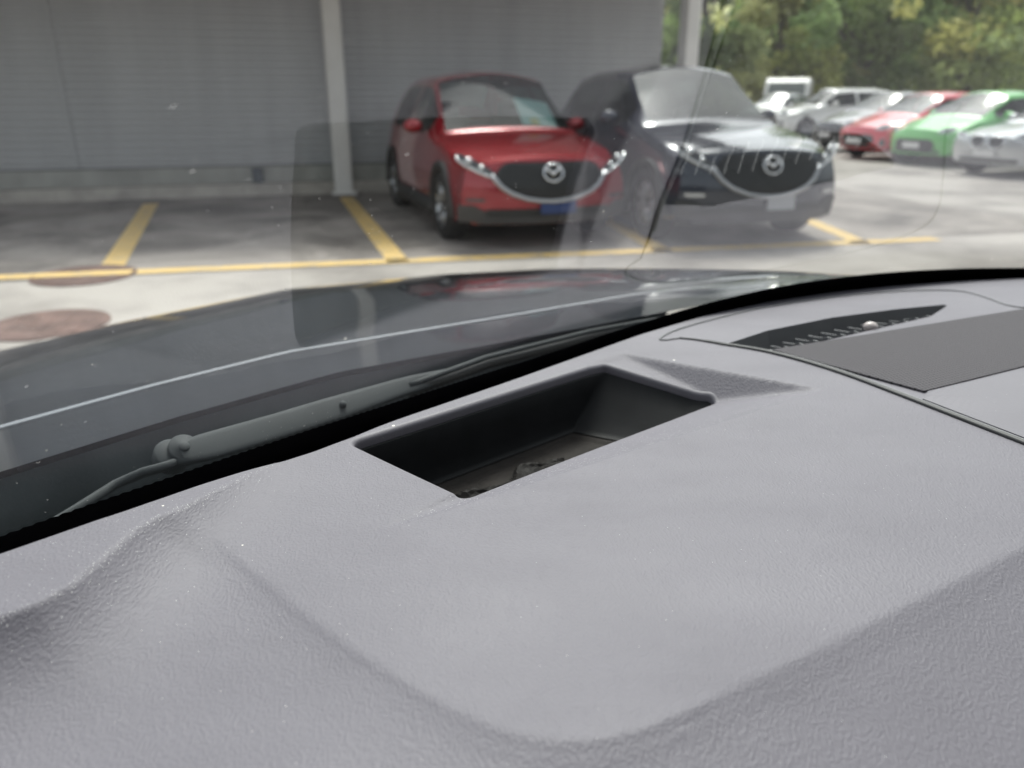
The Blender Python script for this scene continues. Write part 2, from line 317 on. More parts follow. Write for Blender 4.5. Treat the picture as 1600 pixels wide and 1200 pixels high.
# darker worn asphalt of the bays, a sheet on the yard
def bay_material():
    m = mat('worn_bay_asphalt', (.2, .18, .17), .9); n, l, b = nodes(m); tc = n.new('ShaderNodeTexCoord')
    a = N(n, 'TexNoise', Scale=.9, Detail=9., Roughness=.62, Distortion=.6); l.new(tc.outputs['Object'], a.inputs['Vector']); f = N(n, 'TexNoise', Scale=140., Detail=3.); l.new(tc.outputs['Object'], f.inputs['Vector'])
    r = N(n, 'ValToRGB'); e = r.color_ramp.elements; e[0].position = .34; e[0].color = (.13, .115, .105, 1); e[1].position = .62; e[1].color = (.36, .325, .295, 1); l.new(a.outputs['Fac'], r.inputs['Fac'])
    mr = N(n, 'MapRange'); mr.inputs['To Min'].default_value = .8; mr.inputs['To Max'].default_value = 1.2; mr.inputs['From Min'].default_value = .3; mr.inputs['From Max'].default_value = .7; l.new(f.outputs['Fac'], mr.inputs['Value'])
    x = N(n, 'VectorMath'); x.operation = 'SCALE'; l.new(r.outputs[0], x.inputs[0]); l.new(mr.outputs[0], x.inputs['Scale']); l.new(x.outputs[0], b.inputs['Base Color'])
    q = N(n, 'Bump', Strength=.4, Distance=.004); l.new(f.outputs['Fac'], q.inputs['Height']); l.new(q.outputs[0], b.inputs['Normal']); return m
tb = (P(640, 412, 0)[:2] - K0) @ WN
tag(mesh('parking_bays', [wp(SW0B, (P(-350, 449, 0)[:2] - K0) @ WN, .004), wp(12.3, (P(1300, 381, 0)[:2] - K0) @ WN, .004), wp(12.3, .1, .004), wp(SW0B, .1, .004)], [(0, 1, 2, 3)], bay_material(), smooth=False), kind='structure')
front = P(0, 440, 0)[:2]; tfront = (front - K0) @ WN; LW = .175
def strip(name, a, b, wd):
    a = np.array(a[:2]); b = np.array(b[:2]); d = (b - a) / np.linalg.norm(b - a); nn = np.array([-d[1], d[0]]) * wd / 2
    k = max(2, int(np.linalg.norm(b - a) / .3)); G = [[(*(a + (b - a) * i / k + nn * s), .0085) for s in (-1, 1)] for i in range(k + 1)]
    return tag(MB().grid(G).build(name, M['paint_y'], smooth=False), kind='structure')
fl0 = np.array(P(-350, 449, 0)); fl1 = np.array(P(640, 412, 0)); fl2 = np.array(P(1300, 381, 0)); fd = (fl2 - fl0) / np.linalg.norm(fl2 - fl0)
strip('yellow_marking', fl0, fl2 + fd * 1.2, LW)
def bay_line(top, bot): 
    a = P(*top, 0); b = P(*bot, 0); b = b + (b - a) / np.linalg.norm(b - a) * -(LW / 2 + .001); strip('yellow_marking', a, b, LW + .02)
bay_line((236, 319), (166, 433)); bay_line((541, 309), (625, 413)); bay_line((905, 320), (1043, 397)); bay_line((1180, 310), (1352, 383))
bay_line((-160, 322), (-480, 452))
# kerb with joints
SW0, SW1 = -8.0, 10.0
mb = MB(); s = SW0
while s < SW1:
    e = min(s + 1.25 + random.uniform(-.02, .02), SW1); local_block(mb, s + .004, e - .004, 0, .28, 0, .17); s = e
tag(mb.build('kerb', M['kerb'], smooth=False), kind='structure')

carport = empty('carport', wp(0, .3)); OFF = carport.location
tag(carport, 'carport with grey corrugated steel back wall on a concrete plinth and white posts', 'carport')
mb = MB(); local_block(mb, SW0, SW1, .28, .46, 0, .40); mb.build('plinth', M['plinth'], carport, False, OFF)
# corrugated cladding: horizontal ribs, real relief
pitch = .098; prof = []
z = .42
while z < 3.2:
    prof += [(z, .0), (z + .018, .0), (z + .026, .032), (z + .064, .032), (z + .076, 0)]; z += pitch
G = [[wp(s_, .33 + d_, z_) for z_, d_ in prof] for s_ in np.linspace(SW0, SW1 - .12, 12)]
MB().grid(G).build('cladding', M['clading'], carport, False, OFF)
mb = MB(); local_block(mb, SW0, SW1 - .1, .37, .45, .4, 3.2); mb.build('backing', M['roofsteel'], carport, False, OFF)
mb = MB()
for s_ in (.95, ): local_block(mb, s_ - .02, s_ + .02, .318, .33, .42, 3.2)
mb.build('cladding_joint', M['clading'], carport, False, OFF)
post_s = [ (np.array(P(540, 306, 0)[:2]) - K0) @ WD ]
def post(s_, t_):
    mb = MB(); c = wp(s_, t_, 0); mb.box((c[0], c[1], 1.6), (.26, .26, 3.2), WA, .03); mb.box((c[0], c[1], .02), (.36, .36, .04), WA)
    mb.build('post', M['post'], carport, False, OFF)
post(post_s[0], -.02); post(post_s[0] + 5.55, -.02); post(post_s[0] - 5.55, -.02)
mb = MB(); local_block(mb, SW0 - .4, SW1 + .1, -2.6, .8, 3.2, 3.34); local_block(mb, SW0 - .4, SW1 + .1, -2.72, -2.6, 3.08, 3.42)
mb.build('roof', M['roofsteel'], carport, False, OFF)
# small things fixed to the plinth
c = wp((np.array(P(407, 300, 0)[:2]) - K0) @ WD, .24, .27)
mb = MB().box(c, (.15, .08, .2), WA, .01); mb.box((c[0], c[1], c[2] + .106), (.17, .1, .012), WA); mb.tube([(c[0], c[1] - .01, c[2] - .1), (c[0], c[1] - .01, .17)], .014)
tag(mb.build('junction_box', mat('dark_blue_box', (.03, .05, .07), .5), smooth=False), 'small dark blue junction box on the concrete plinth left of the white post', 'junction box')

# iron lids in the concrete
def lid(c, r, label):
    mb = MB(); mb.lathe([(0, .014), (r * .8, .014), (r * .82, .009), (r * .86, .009), (r * .88, .012), (r, .010), (r, .002)], (c[0], c[1], 0), 'z', 40)
    for k in range(5): mb.box((c[0] + (k - 2) * r * .28, c[1], .014), (.03, r * 1.1, .006), .3)
    tag(mb.build('manhole_cover', M['rust'], smooth=False), label, 'manhole cover', 'round iron covers in the concrete')
lid(P(75, 508, 0), .37, 'rusty red brown manhole cover on open concrete nearest the black bonnet')
lid(P(132, 431, 0) , .40, 'dark rusty manhole cover that the yellow bay line runs across')
# the line is painted over the second lid
q = P(132, 431, 0); a = q - fd * .37; b = q + fd * .37
G = [[(*(np.array((a + (b - a) * i / 4)[:2]) + np.array([-fd[1], fd[0]]) * s_ * LW / 2), .019) for s_ in (-1, 1)] for i in range(5)]
tag(MB().grid(G).build('yellow_marking', M['paint_y'], smooth=False), kind='structure')

# ================================================================== CARS
def interp(s, tab):
    xs = [a for a, _ in tab]; ys = [b for _, b in tab]; return np.interp(s, xs, ys)
def smooth_tab(tab, L, k=9, n=400):
    xs = np.linspace(0, L, n); ys = interp(xs, tab); ker = np.hanning(k + 2)[1:-1]; ker /= ker.sum(); yp = np.pad(ys, k // 2, mode='edge'); return list(zip(xs, np.convolve(yp, ker, 'valid')))
class Car:
    def __init__(c, name, label, group, paint_m, p):
        """p: L W H hood cowl roof0 roof1 tail belt noseh wheel front/rear axle radius"""
        c.p = p; L, W, H = p['L'], p['W'], p['H']; hw = W / 2
        c.root = empty(name); tag(c.root, label, 'car', group)
        noseh, cowlh, belt = p['noseh'], p['cowlh'], p['belt']
        c.zc = smooth_tab([(0, noseh), (.12, noseh + .035), (p['cowl'], cowlh), (p['roof0'], H - .03), (p['roof0'] + .45, H), (p['roof1'] - .5, H - .005), (p['roof1'], H - .06), (p['tail'], p['tailh']), (L, p['tailh'] - p.get('taildrop', .1))], L)
        c.zs = smooth_tab([(0, noseh - .06), (.25, noseh - .02), (p['cowl'] - .1, belt - .03), (p['cowl'] + .5, belt), (L - .5, belt + .06), (L, belt - .02)], L)
        c.wm = smooth_tab([(0, hw * .93), (.5, hw), (L - .6, hw), (L, hw * .9)], L, 41)
        c.wsh = smooth_tab([(0, hw * .86), (.5, hw * .92), (p['cowl'], hw * .93), (L - .7, hw * .93), (L, hw * .8)], L, 31)
        c.wt = smooth_tab([(0, hw * .6), (p['cowl'] - .15, hw * .78), (p['cowl'], hw * .8), (p['roof0'], hw * .67), (p['roof1'], hw * .64), (L, hw * .66)], L, 25)
        c.zb = [(0, .24), (.5, .2), (L - .5, .22), (L, .34)]
        c.L = L; c.hw = hw; c.bulge = p.get('bulge', .2)
        c.build_body(paint_m)
    def nose(c, y, z):
        hi = max(0, z - .6); lo = max(0, .48 - z)
        return c.bulge * (abs(y) / c.hw) ** 2.5 + .28 * hi + .35 * lo * .5
    def tailx(c, y, z): return .12 * (abs(y) / c.hw) ** 2.5 + .25 * max(0, z - .75) + .15 * max(0, .5 - z)
    def X(c, s, y, z):
        a = math.exp(-(s / .42) ** 2); b = math.exp(-((c.L - s) / .35) ** 2)
        return c.L / 2 - s - a * c.nose(y, z) + b * c.tailx(y, z)
    def front(c, y, z, off=0.012): return (c.L / 2 - c.nose(y, z) + off, y, z)
    def ring(c, s):
        zb, zs, zc = interp(s, c.zb), interp(s, c.zs), interp(s, c.zc); wm, ws, wt = interp(s, c.wm), interp(s, c.wsh), interp(s, c.wt)
        cab = np.clip((zc - zs - .06) / .35, 0, 1)
        zte = zc - .035 - .05 * cab
        zte = max(zte, zs + .004); 
        pts = [(0, zb), (wm * .5, zb), (wm * .86, zb), (wm * .955, zb + .035), (wm * .985, zb + .1)]
        z0 = zb + .1
        for k in range(1, 8):
            t = k / 7; z = z0 + (zs - z0) * t; wv = wm * (.985 + .015 * math.sin(math.pi * min(1, t * 1.25)))
            wv = wv * (1 - t ** 3) + ws * t ** 3; pts.append((wv, z))
        c.k_belt = len(pts) - 1
        for k in range(1, 8):
            t = k / 7; pts.append((ws + (wt - ws) * t + .025 * math.sin(math.pi * t) * cab, zs + (zte - zs) * t))
        c.k_rail = len(pts) - 1
        for k in range(1, 9):
            t = k / 8; y = wt * (1 - t); pts.append((y, zc - (zc - zte) * (y / wt) ** 2))
        return pts
    def build_body(c, pm):
        p = c.p; L = c.L; ss = np.unique(np.concatenate([np.linspace(0, .6, 14), np.linspace(.6, L - .4, int((L - 1) / .045)), np.linspace(L - .4, L, 8)]))
        rows = []
        for s in ss:
            r = c.ring(s); full = [(-y, z) for y, z in r] + [(y, z) for y, z in r[-2:0:-1]]
            rows.append([(c.X(s, y, z), y, z) for y, z in full])
        nk = len(c.ring(0)); n = len(rows[0]); V = [q for r in rows for q in r]
        body, wind, rear, sideL, sideR = [], [], [], [], []
        ax = [p['axle0'], p['axle1']]; Rw = p['wheel'] + .035
        for i in range(len(ss) - 1):
            s = (ss[i] + ss[i + 1]) / 2
            for j in range(n):
                f = (i * n + j, i * n + (j + 1) % n, (i + 1) * n + (j + 1) % n, (i + 1) * n + j)
                kk = j if j < nk - 1 else n - 1 - j        # segment index from the bottom
                y = (V[f[0]][1] + V[f[2]][1]) / 2; z = (V[f[0]][2] + V[f[2]][2]) / 2; x = (V[f[0]][0] + V[f[2]][0]) / 2
                if abs(y) > c.hw * .55 and any((x - (L / 2 - a)) ** 2 + (z - p['wheel']) ** 2 < Rw ** 2 for a in ax): continue
                if c.k_rail <= kk and p['cowl'] + .06 < s < p['roof0'] - .04 and abs(y) < .94 * interp(s, c.wt): wind.append(f); continue
                if c.k_rail <= kk and p['roof1'] + .04 < s < p['tail'] - .12 and abs(y) < .9 * interp(s, c.wt): rear.append(f); continue
                gap = interp(s, c.zc) - interp(s, c.zs)
                if c.k_belt <= kk < c.k_rail - 1 and gap > .16 and p['cowl'] + .34 < s < p['win1'] and not any(abs(s - b) < .045 for b in p.get('pillars', ())):
                    if z > interp(s, c.zs) + .025: (sideL if y > 0 else sideR).append(f); continue
                body.append(f)
        # caps at nose and tail
        for s_, i0 in ((0, 0), (L, (len(ss) - 1) * n)):
            r = c.ring(s_); idx = len(V); cols = 13
            for (y, z) in r[2:]:
                for q in range(cols):
                    yy = y * (q / (cols - 1) * 2 - 1); V.append((c.X(s_, yy, z), yy, z))
            for a in range(len(r) - 3):
                for q in range(cols - 1):
                    f = (idx + a * cols + q, idx + a * cols + q + 1, idx + (a + 1) * cols + q + 1, idx + (a + 1) * cols + q)
                    body.append(f if s_ == 0 else f[::-1])
        def part(nm, fs, m):
            if not fs: return None
            us = sorted({i for f in fs for i in f}); mp = {a: b for b, a in enumerate(us)}
            return mesh(nm, [V[i] for i in us], [tuple(mp[i] for i in f) for f in fs], m, c.root)
        c.body = part('body', body, pm); g = p.get('glass', M['carglass'])
        part('windscreen', wind, g); part('rear_window', rear, M['carglass'])
        part('side_window', sideL, M['carglass']); part('side_window', sideR, M['carglass'])
        # dark cabin: floor, dashboard, seats
        mb = MB(); mb.box((L / 2 - p['cowl'] - .35, 0, p['belt'] - .24), (.5, c.hw * 1.5, .2), 0, .1); mb.box((L / 2 - (p['cowl'] + p['tail']) / 2, 0, .35), (p['tail'] - p['cowl'], c.hw * 1.6, .1)); mb.build('dashboard', M['seat'], c.root)
        for y in (-.38, .38):
            mb = MB(); x = L / 2 - p['cowl'] - 1.25; mb.box((x, y, p['belt'] - .15), (.16, .46, .62), 0, .06); mb.box((x - .02, y, p['belt'] + .23), (.1, .26, .18), 0, .04); mb.build('seat', M['seat'], c.root)
        # wheels
        for a in ax:
            for sg in (-1, 1):
                c.wheel(L / 2 - a, sg, p['wheel'], p.get('spokes', 10))
        # mirrors
        for sg in (-1, 1):
            mb = MB(); s = p['cowl'] + .52; mb.ball((L / 2 - s, sg * (c.hw + .06), p['belt'] + .085), (.075, .11, .075), 8); mb.build('wing_mirror', p.get('mirror', pm), c.root)
    def wheel(c, x, sg, r, nsp):
        y = sg * (c.hw - .115); t = empty('wheel'); t.parent = c.root; t.location = (x, y, r)
        w_ = .11; MB().lathe([(r * .66, -w_), (r * .92, -w_), (r, -w_ * .7), (r, w_ * .7), (r * .92, w_), (r * .66, w_), (r * .66, -w_)], (0, 0, 0), 'y', 36).build('tyre', M['tyre'], t)
        mb = MB(); mb.lathe([(r * .67, sg * .1), (r * .62, sg * .095), (r * .6, sg * .03), (0, sg * .02)], (0, 0, 0), 'y', 36); mb.lathe([(r * .14, sg * .02), (r * .13, sg * .09), (0, sg * .092)], (0, 0, 0), 'y', 16)
        for k in range(nsp):
            a = 2 * math.pi * k / nsp; mb.tube([(r * .1 * math.cos(a), sg * .075, r * .1 * math.sin(a)), (r * .63 * math.cos(a), sg * .085, r * .63 * math.sin(a))], [.028, .02], 6)
        mb.build('rim', M['rim'], t)
    def patch(c, name, rows, m, off=.012, cols=14, mirror=False, parent=None):
        """a panel lying on the nose; rows of (z, y0, y1)"""
        mb = MB()
        for sg in ((1, -1) if mirror else (1,)):
            G = [[c.front(sg * (y0 + (y1 - y0) * j / (cols - 1)), z, off) for j in range(cols)] for z, y0, y1 in rows]
            mb.grid(G)
            # turned-in rim so that the panel has thickness
            for e in (G[0], G[-1], [r[0] for r in G], [r[-1] for r in G]): mb.grid([e, [(q[0] - off - .01, q[1], q[2]) for q in e]])
            if mirror: mb.build(name, m, parent or c.root); mb = MB()
        if not mirror: return mb.build(name, m, parent or c.root)
    def patch_y(c, name, cols, m, off=.014, n=7, parent=None):
        mb = MB(); G = [[c.front(y, z0 + (z1 - z0) * k / n, off) for k in range(n + 1)] for y, z0, z1 in cols]; mb.grid(G)
        for e in (G[0], G[-1], [r[0] for r in G], [r[-1] for r in G]): mb.grid([e, [(q[0] - off - .01, q[1], q[2]) for q in e]])
        return mb.build(name, m, parent or c.root)
    def trim(c, name, pts, r, m, off=.015, closed=False, parent=None): return MB().tube([c.front(y, z, off) for y, z in pts], r, 8, closed).build(name, m, parent or c.root)
    def arches(c, m):
        p = c.p
        for a in (p['axle0'], p['axle1']):
            for sg in (-1, 1):
                x0 = c.L / 2 - a; r0, r1 = p['wheel'] + .025, p['wheel'] + .095; G = []
                for k in range(25):
                    t = R(-8) + R(196) * k / 24
                    row = []
                    for rr, yy in ((r0, c.hw - .25), (r0, c.hw + .012), (r1, c.hw + .008), (r1, c.hw - .06)): row.append((x0 + rr * math.cos(t), sg * yy, p['wheel'] + rr * math.sin(t)))
                    G.append(row)
                MB().grid(G).build('wheel_arch', m, c.root)
        for sg in (-1, 1):
            MB().box((c.L / 2 - (p['axle0'] + p['axle1']) / 2, sg * (c.hw - .01), .29), (p['axle1'] - p['axle0'] - .75, .06, .17), 0, .02).build('sill_cladding', m, c.root)
    def emblem(c, z, r, parent):
        """oval ring with a spread wing inside"""
        mb = MB(); ring_ = [(r * 1.22 * math.cos(t), z + r * math.sin(t)) for t in np.linspace(0, 2 * math.pi, 28, endpoint=False)]
        mb.tube([c.front(y, zz, .045) for y, zz in ring_], r * .14, 6, True)
        wing = [(-1.15, .28), (-.8, .42), (-.45, .2), (0, -.22), (.45, .2), (.8, .42), (1.15, .28)]
        mb.tube([c.front(y * r, z + q * r, .045) for y, q in wing], [r * k for k in (.1, .17, .2, .2, .2, .17, .1)], 6)
        return mb.build('emblem', M['chrome'], parent)
    def place(c, nx, ny, heading):
        """put the middle of the nose over (nx, ny), nose pointing along heading (radians from +X)"""
        c.root.rotation_euler = (0, 0, heading); c.root.location = (nx - math.cos(heading) * c.L / 2, ny - math.sin(heading) * c.L / 2, 0)

def crossover(name, label, pm, big=False):
    k = 1.09 if big else 1.0
    p = dict(L=4.4 * (1.03 if big else 1), W=1.80 * (1.02 if big else 1), H=(1.66 if not big else 1.73), noseh=.84 * k, cowlh=1.03 * k, belt=1.0 * k, cowl=1.22, roof0=2.0, roof1=3.75, tail=4.2, tailh=1.1 * k, axle0=.86, axle1=3.52, wheel=.345 * (1.03 if big else 1), win1=3.55, pillars=(2.55,), bulge=.24, glass=M['carglass' if big else 'clearglass'])
    c = Car(name, label, 'crossovers parked nose out under the carport', pm, p); h = lambda z: z * k
    g = c.patch('grille', [(h(.465), -.08, .08), (h(.49), -.24, .24), (h(.54), -.385, .385), (h(.60), -.47, .47), (h(.67), -.53, .53), (h(.72), -.53, .53), (h(.77), -.49, .49), (h(.80), -.44, .44), (h(.81), -.38, .38)], M['grille'], .014, 24)
    mb = MB()      # honeycomb-like bars of the grille
    for z, hwid in ((.52, .30), (.56, .38), (.60, .44), (.64, .49), (.68, .51), (.72, .51), (.76, .47)):
        mb.tube([c.front(y, h(z), .018) for y in np.linspace(-hwid, hwid, 15)], .007, 5)
    mb.build('grille_bars', M['clad'], g)
    arc = [(.575, .70), (.545, .655), (.49, .59), (.40, .53), (.25, .478), (.12, .458), (0, .45)]; arc = [(y, h(z)) for y, z in arc]
    c.trim('grille_surround', arc + [(-y, z) for y, z in arc[-2::-1]], .024, M['satin'], .018, parent=g)
    c.emblem(h(.715), .078, g)
    for sg in (1, -1):
        hl = c.patch_y('headlight', [(sg * y, h(a), h(b)) for y, a, b in ((.53, .672, .70), (.56, .682, .735), (.62, .705, .775), (.70, .74, .825), (.78, .785, .865), (.83, .82, .885), (.865, .85, .885))], M['lampdark'], .016)
        for y, z, r in ((.66, .765, .032), (.765, .825, .040)): q = c.front(sg * y, h(z), .012); MB().ball((q[0], q[1], q[2]), (.03, r, r * .8), 8).build('lamp_lens', M['lamp'], hl)
        c.trim('running_light', [(sg * y, h(z)) for y, z in ((.53, .668), (.60, .69), (.70, .73), (.80, .785), (.85, .825), (.87, .86))], .015, M['lamp'], .022, parent=hl)
    c.patch('lower_intake', [(h(.30), -.6, .6), (h(.36), -.66, .66), (h(.385), -.6, .6)], M['clad'], .012, 20)
    c.patch('bumper_garnish', [(.245, -.70, .70), (h(.27), -.74, .74), (h(.315), -.70, .70)], M['garnish'], .022, 20)
    for sg in (1, -1): c.patch('bumper_corner', [(.26, sg * .62, sg * .86), (h(.31), sg * .60, sg * .87), (h(.38), sg * .66, sg * .875), (h(.42), sg * .74, sg * .878)], M['garnish'] if not big else M['clad'], .014, 10)
    for sg in (1, -1): c.patch('fog_lamp', [(h(.455), sg * .66, sg * .80), (h(.475), sg * .63, sg * .82), (h(.485), sg * .66, sg * .8)], M['lampdark'] if not big else M['lamp'], .016, 8)
    c.arches(M['clad']); return c
car = crossover('red_crossover', 'deep red crossover parked nose out beside the white post', M['red'])
q = car.front(.06, .395, .03); MB().box((q[0], q[1], q[2]), (.02, .36, .115), 0, .004).build('number_plate', M['plateblue'], car.root, False)
RH = R(-90) + R(18.5)
nx, ny = P(862, 389, 0)[:2]; car.place(nx, ny + .03, RH)
suv = crossover('black_crossover', 'very dark navy black crossover parked nose out at the end of the carport', M['navy'], True)
q = suv.front(0, .40, .03); pl = MB().box((q[0], q[1] + .12, q[2] + .03), (.02, .30, .13), 0, .004).build('number_plate', mat('grey_number_plate', (.35, .36, .38), .4), suv.root, False)
nx, ny = P(1196, 389, 0)[:2]; suv.place(nx, ny + .05, R(-90) + R(15))
# price card behind the red car's windscreen
def card():
    m = mat('pale_blue_card', (.55, .72, .74), .6); s0, s1 = 1.36, 1.72
    mb = MB(); G = []
    for i in range(3):
        s = s0 + (s1 - s0) * i / 2; row = []
        for j in range(5):
            y = .18 + .40 * j / 4; z = interp(s, car.zc) - (interp(s, car.zc) - car.ring(s)[car.k_rail][1]) * (y / interp(s, car.wt)) ** 2 - .035
            row.append((car.X(s, y, z), y, z))
        G.append(row)
    mb.grid(G); mb.grid([[(a, b, c_ - .004) for a, b, c_ in r] for r in G][::-1])
    o = mb.build('price_card', m, smooth=False); o.rotation_euler = car.root.rotation_euler; o.location = car.root.location
    tag(o, 'pale blue paper card standing behind the windscreen of the red crossover', 'card')
    mb = MB(); 
    mb.grid([[(a + (.0), b, c_ + .003) for a, b, c_ in (G[0][1], G[0][2])], [((G[0][k][0] + G[1][k][0]) / 2, G[0][k][1], (G[0][k][2] + G[1][k][2]) / 2 + .003) for k in (1, 2)]])
    mb.build('yellow_print', mat('yellow_print', (.75, .6, .25), .6), o, False)
card()

def small_car(name, label, pm, kind, **kw):
    B = dict(hatch=dict(L=3.9, W=1.70, H=1.48, noseh=.74, cowlh=.98, belt=.93, cowl=.98, roof0=1.85, roof1=3.25, tail=3.7, tailh=1.0, axle0=.78, axle1=3.28, wheel=.30, win1=3.2, pillars=(2.3,), bulge=.30),
             sedan=dict(L=4.6, W=1.80, H=1.43, noseh=.72, cowlh=.94, belt=.90, cowl=1.35, roof0=2.15, roof1=3.35, tail=4.0, tailh=1.02, axle0=.85, axle1=3.6, wheel=.32, win1=3.55, pillars=(2.6,), bulge=.26, taildrop=.06),
             suv=dict(L=4.5, W=1.84, H=1.66, noseh=.88, cowlh=1.08, belt=1.06, cowl=1.2, roof0=1.95, roof1=3.9, tail=4.3, tailh=1.1, axle0=.88, axle1=3.6, wheel=.36, win1=3.75, pillars=(2.6,), bulge=.24))[kind]
    B = dict(B, **kw); c = Car(name, label, 'cars parked in the open row', pm, B); nh = B['noseh']
    lw = .5 if kind != 'sedan' else .42
    if name == 'silver_sedan':   # twin rounded grilles
        for sg in (1, -1):
            g = c.patch('grille', [(nh - .2, sg * .08, sg * .26), (nh - .15, sg * .05, sg * .31), (nh - .06, sg * .05, sg * .32), (nh - .02, sg * .08, sg * .28)], M['grille'], .014, 8)
            c.trim('grille_surround', [(sg * y, nh + z) for y, z in ((.06, -.17), (.04, -.1), (.06, -.02), (.2, -.005), (.31, -.03), (.33, -.1), (.28, -.19), (.15, -.21))], .014, M['chrome'], .02, True, parent=g)
    elif name == 'green_hatchback':
        c.patch('grille', [(nh - .42, -.42, .42), (nh - .36, -.5, .5), (nh - .24, -.46, .46), (nh - .2, -.38, .38)], M['grille'], .014, 12)
    else:
        c.patch('grille', [(nh - .40, -.36, .36), (nh - .34, -.5, .5), (nh - .22, -.5, .5), (nh - .18, -.4, .4)], M['grille'], .014, 12)
        for sg in (1, -1): q = c.front(sg * .66, nh - .34, .01); MB().lathe([(.09, -.02), (.085, .012), (.05, .016), (0, .014)], q, 'x', 16).build('fog_lamp', M['lampdark'], c.root)
    c.patch('lower_intake', [(.27, -.55, .55), (.31, -.6, .6), (.33, -.55, .55)], M['clad'], .012, 12)
    for sg in (1, -1):
        rows = [(nh - .07, sg * lw, sg * .66), (nh - .03, sg * (lw + .02), sg * .76), (nh + .02, sg * (lw + .08), sg * .79), (nh + .05, sg * (lw + .18), sg * .76)]
        hl = c.patch('headlight', rows, M['lamp'], .018, 10); q = c.front(sg * (lw + .17), nh - .005, .02); MB().ball(q, (.02, .05, .04), 8).build('lamp_lens', M['lampdark'], hl)
    q = c.front(0, .42, .03); MB().box(q, (.02, .42, .11), 0, .004).build('number_plate', M['platewhite'], c.root, False)
    for sg in (1, -1): MB().box((c.L / 2 - (B['cowl'] + 1.42), sg * (c.hw - .01), B['belt'] - .1), (.16, .05, .03), 0, .01).build('door_handle', pm, c.root)
    return c
RD = np.array([.95, .31]); HD = math.atan2(-RD[1], -RD[0])
def put(c, px, py, dh=0, dx=0, dy=0): q = P(px, py, 0); c.place(q[0] + dx, q[1] + dy, HD + R(dh))
put(small_car('red_hatchback', 'bright red hatchback in the open row beside the green hatchback', M['brightred'], 'hatch'), 1330, 249)
put(small_car('green_hatchback', 'bright green hatchback in the open row between red and silver cars', M['green'], 'hatch', H=1.5, mirror=M['green']), 1418, 259, 3)
put(small_car('silver_sedan', 'silver saloon with twin rounded grilles nearest in the open row', M['silver'], 'sedan'), 1530, 277, 4)
put(small_car('charcoal_hatchback', 'dark charcoal hatchback in the open row between white and red cars', M['charcoal'], 'hatch', H=1.5), 1285, 236)
c = small_car('white_crossover', 'white crossover seen side on beyond the charcoal hatchback', M['white'], 'suv', H=1.62); c.place(8.35, 26.5, R(180) + R(10))
c = small_car('silver_hatchback', 'silver grey hatchback half hidden behind the white crossover', M['silver'], 'hatch', H=1.5); c.place(9.6, 33.0, R(180) + R(40))
# a white box van beyond
def van(name, label, x, y, hd, H):
    r = empty(name, (x, y, 0), hd); tag(r, label, 'van', 'white vans beyond the open row')
    prof = [(2.5, .45), (2.52, .75), (2.3, 1.1), (1.9, 1.25), (1.25, H - .18), (.9, H), (-2.4, H), (-2.5, H - .1), (-2.5, .35), (2.4, .35)]; n = len(prof); v = []; hw = .95
    for yy, sc_ in ((-hw, .97), (-hw + .06, 1), (hw - .06, 1), (hw, .97)): v += [(a * sc_, yy, .4 + (b - .4) * sc_) for a, b in prof]
    f = [(i * n + k, i * n + (k + 1) % n, (i + 1) * n + (k + 1) % n, (i + 1) * n + k) for i in range(3) for k in range(n)] + [tuple(range(n - 1, -1, -1)), tuple(range(3 * n, 4 * n))]
    mesh('body', v, f, mat('van_white_paint', (.5, .5, .49), .4), r, False)
    mesh('windscreen', [(1.9, -.8, 1.28), (1.9, .8, 1.28), (1.28, .75, H - .2), (1.28, -.75, H - .2)], [(0, 1, 2, 3)], M['carglass'], r, False, (-.02, 0, -.012))
    for sg in (-1, 1):
        MB().box((.8, sg * (hw + .004), 1.4), (.8, .02, .42), 0).build('side_window', M['carglass'], r, False)
        for x_ in (1.6, -1.6): MB().lathe([(.0, -.1), (.3, -.1), (.33, -.07), (.33, .07), (.3, .1), (0, .1)], (x_, sg * (hw - .08), .33), 'y', 24).build('wheel', M['tyre'], r)
        MB().box((2.44, sg * .7, .82), (.12, .3, .16), 0, .04).build('headlight', M['lamp'], r, False)
van('white_van', 'white panel van in front of the yellow flowering trees', 12.6, 37.5, R(-112), 2.1)
q = P(1600, 185, 0); van('white_van', 'white van at the far right behind the green hatchback', 18.3, 20.8, R(180) + R(20), 2.0)

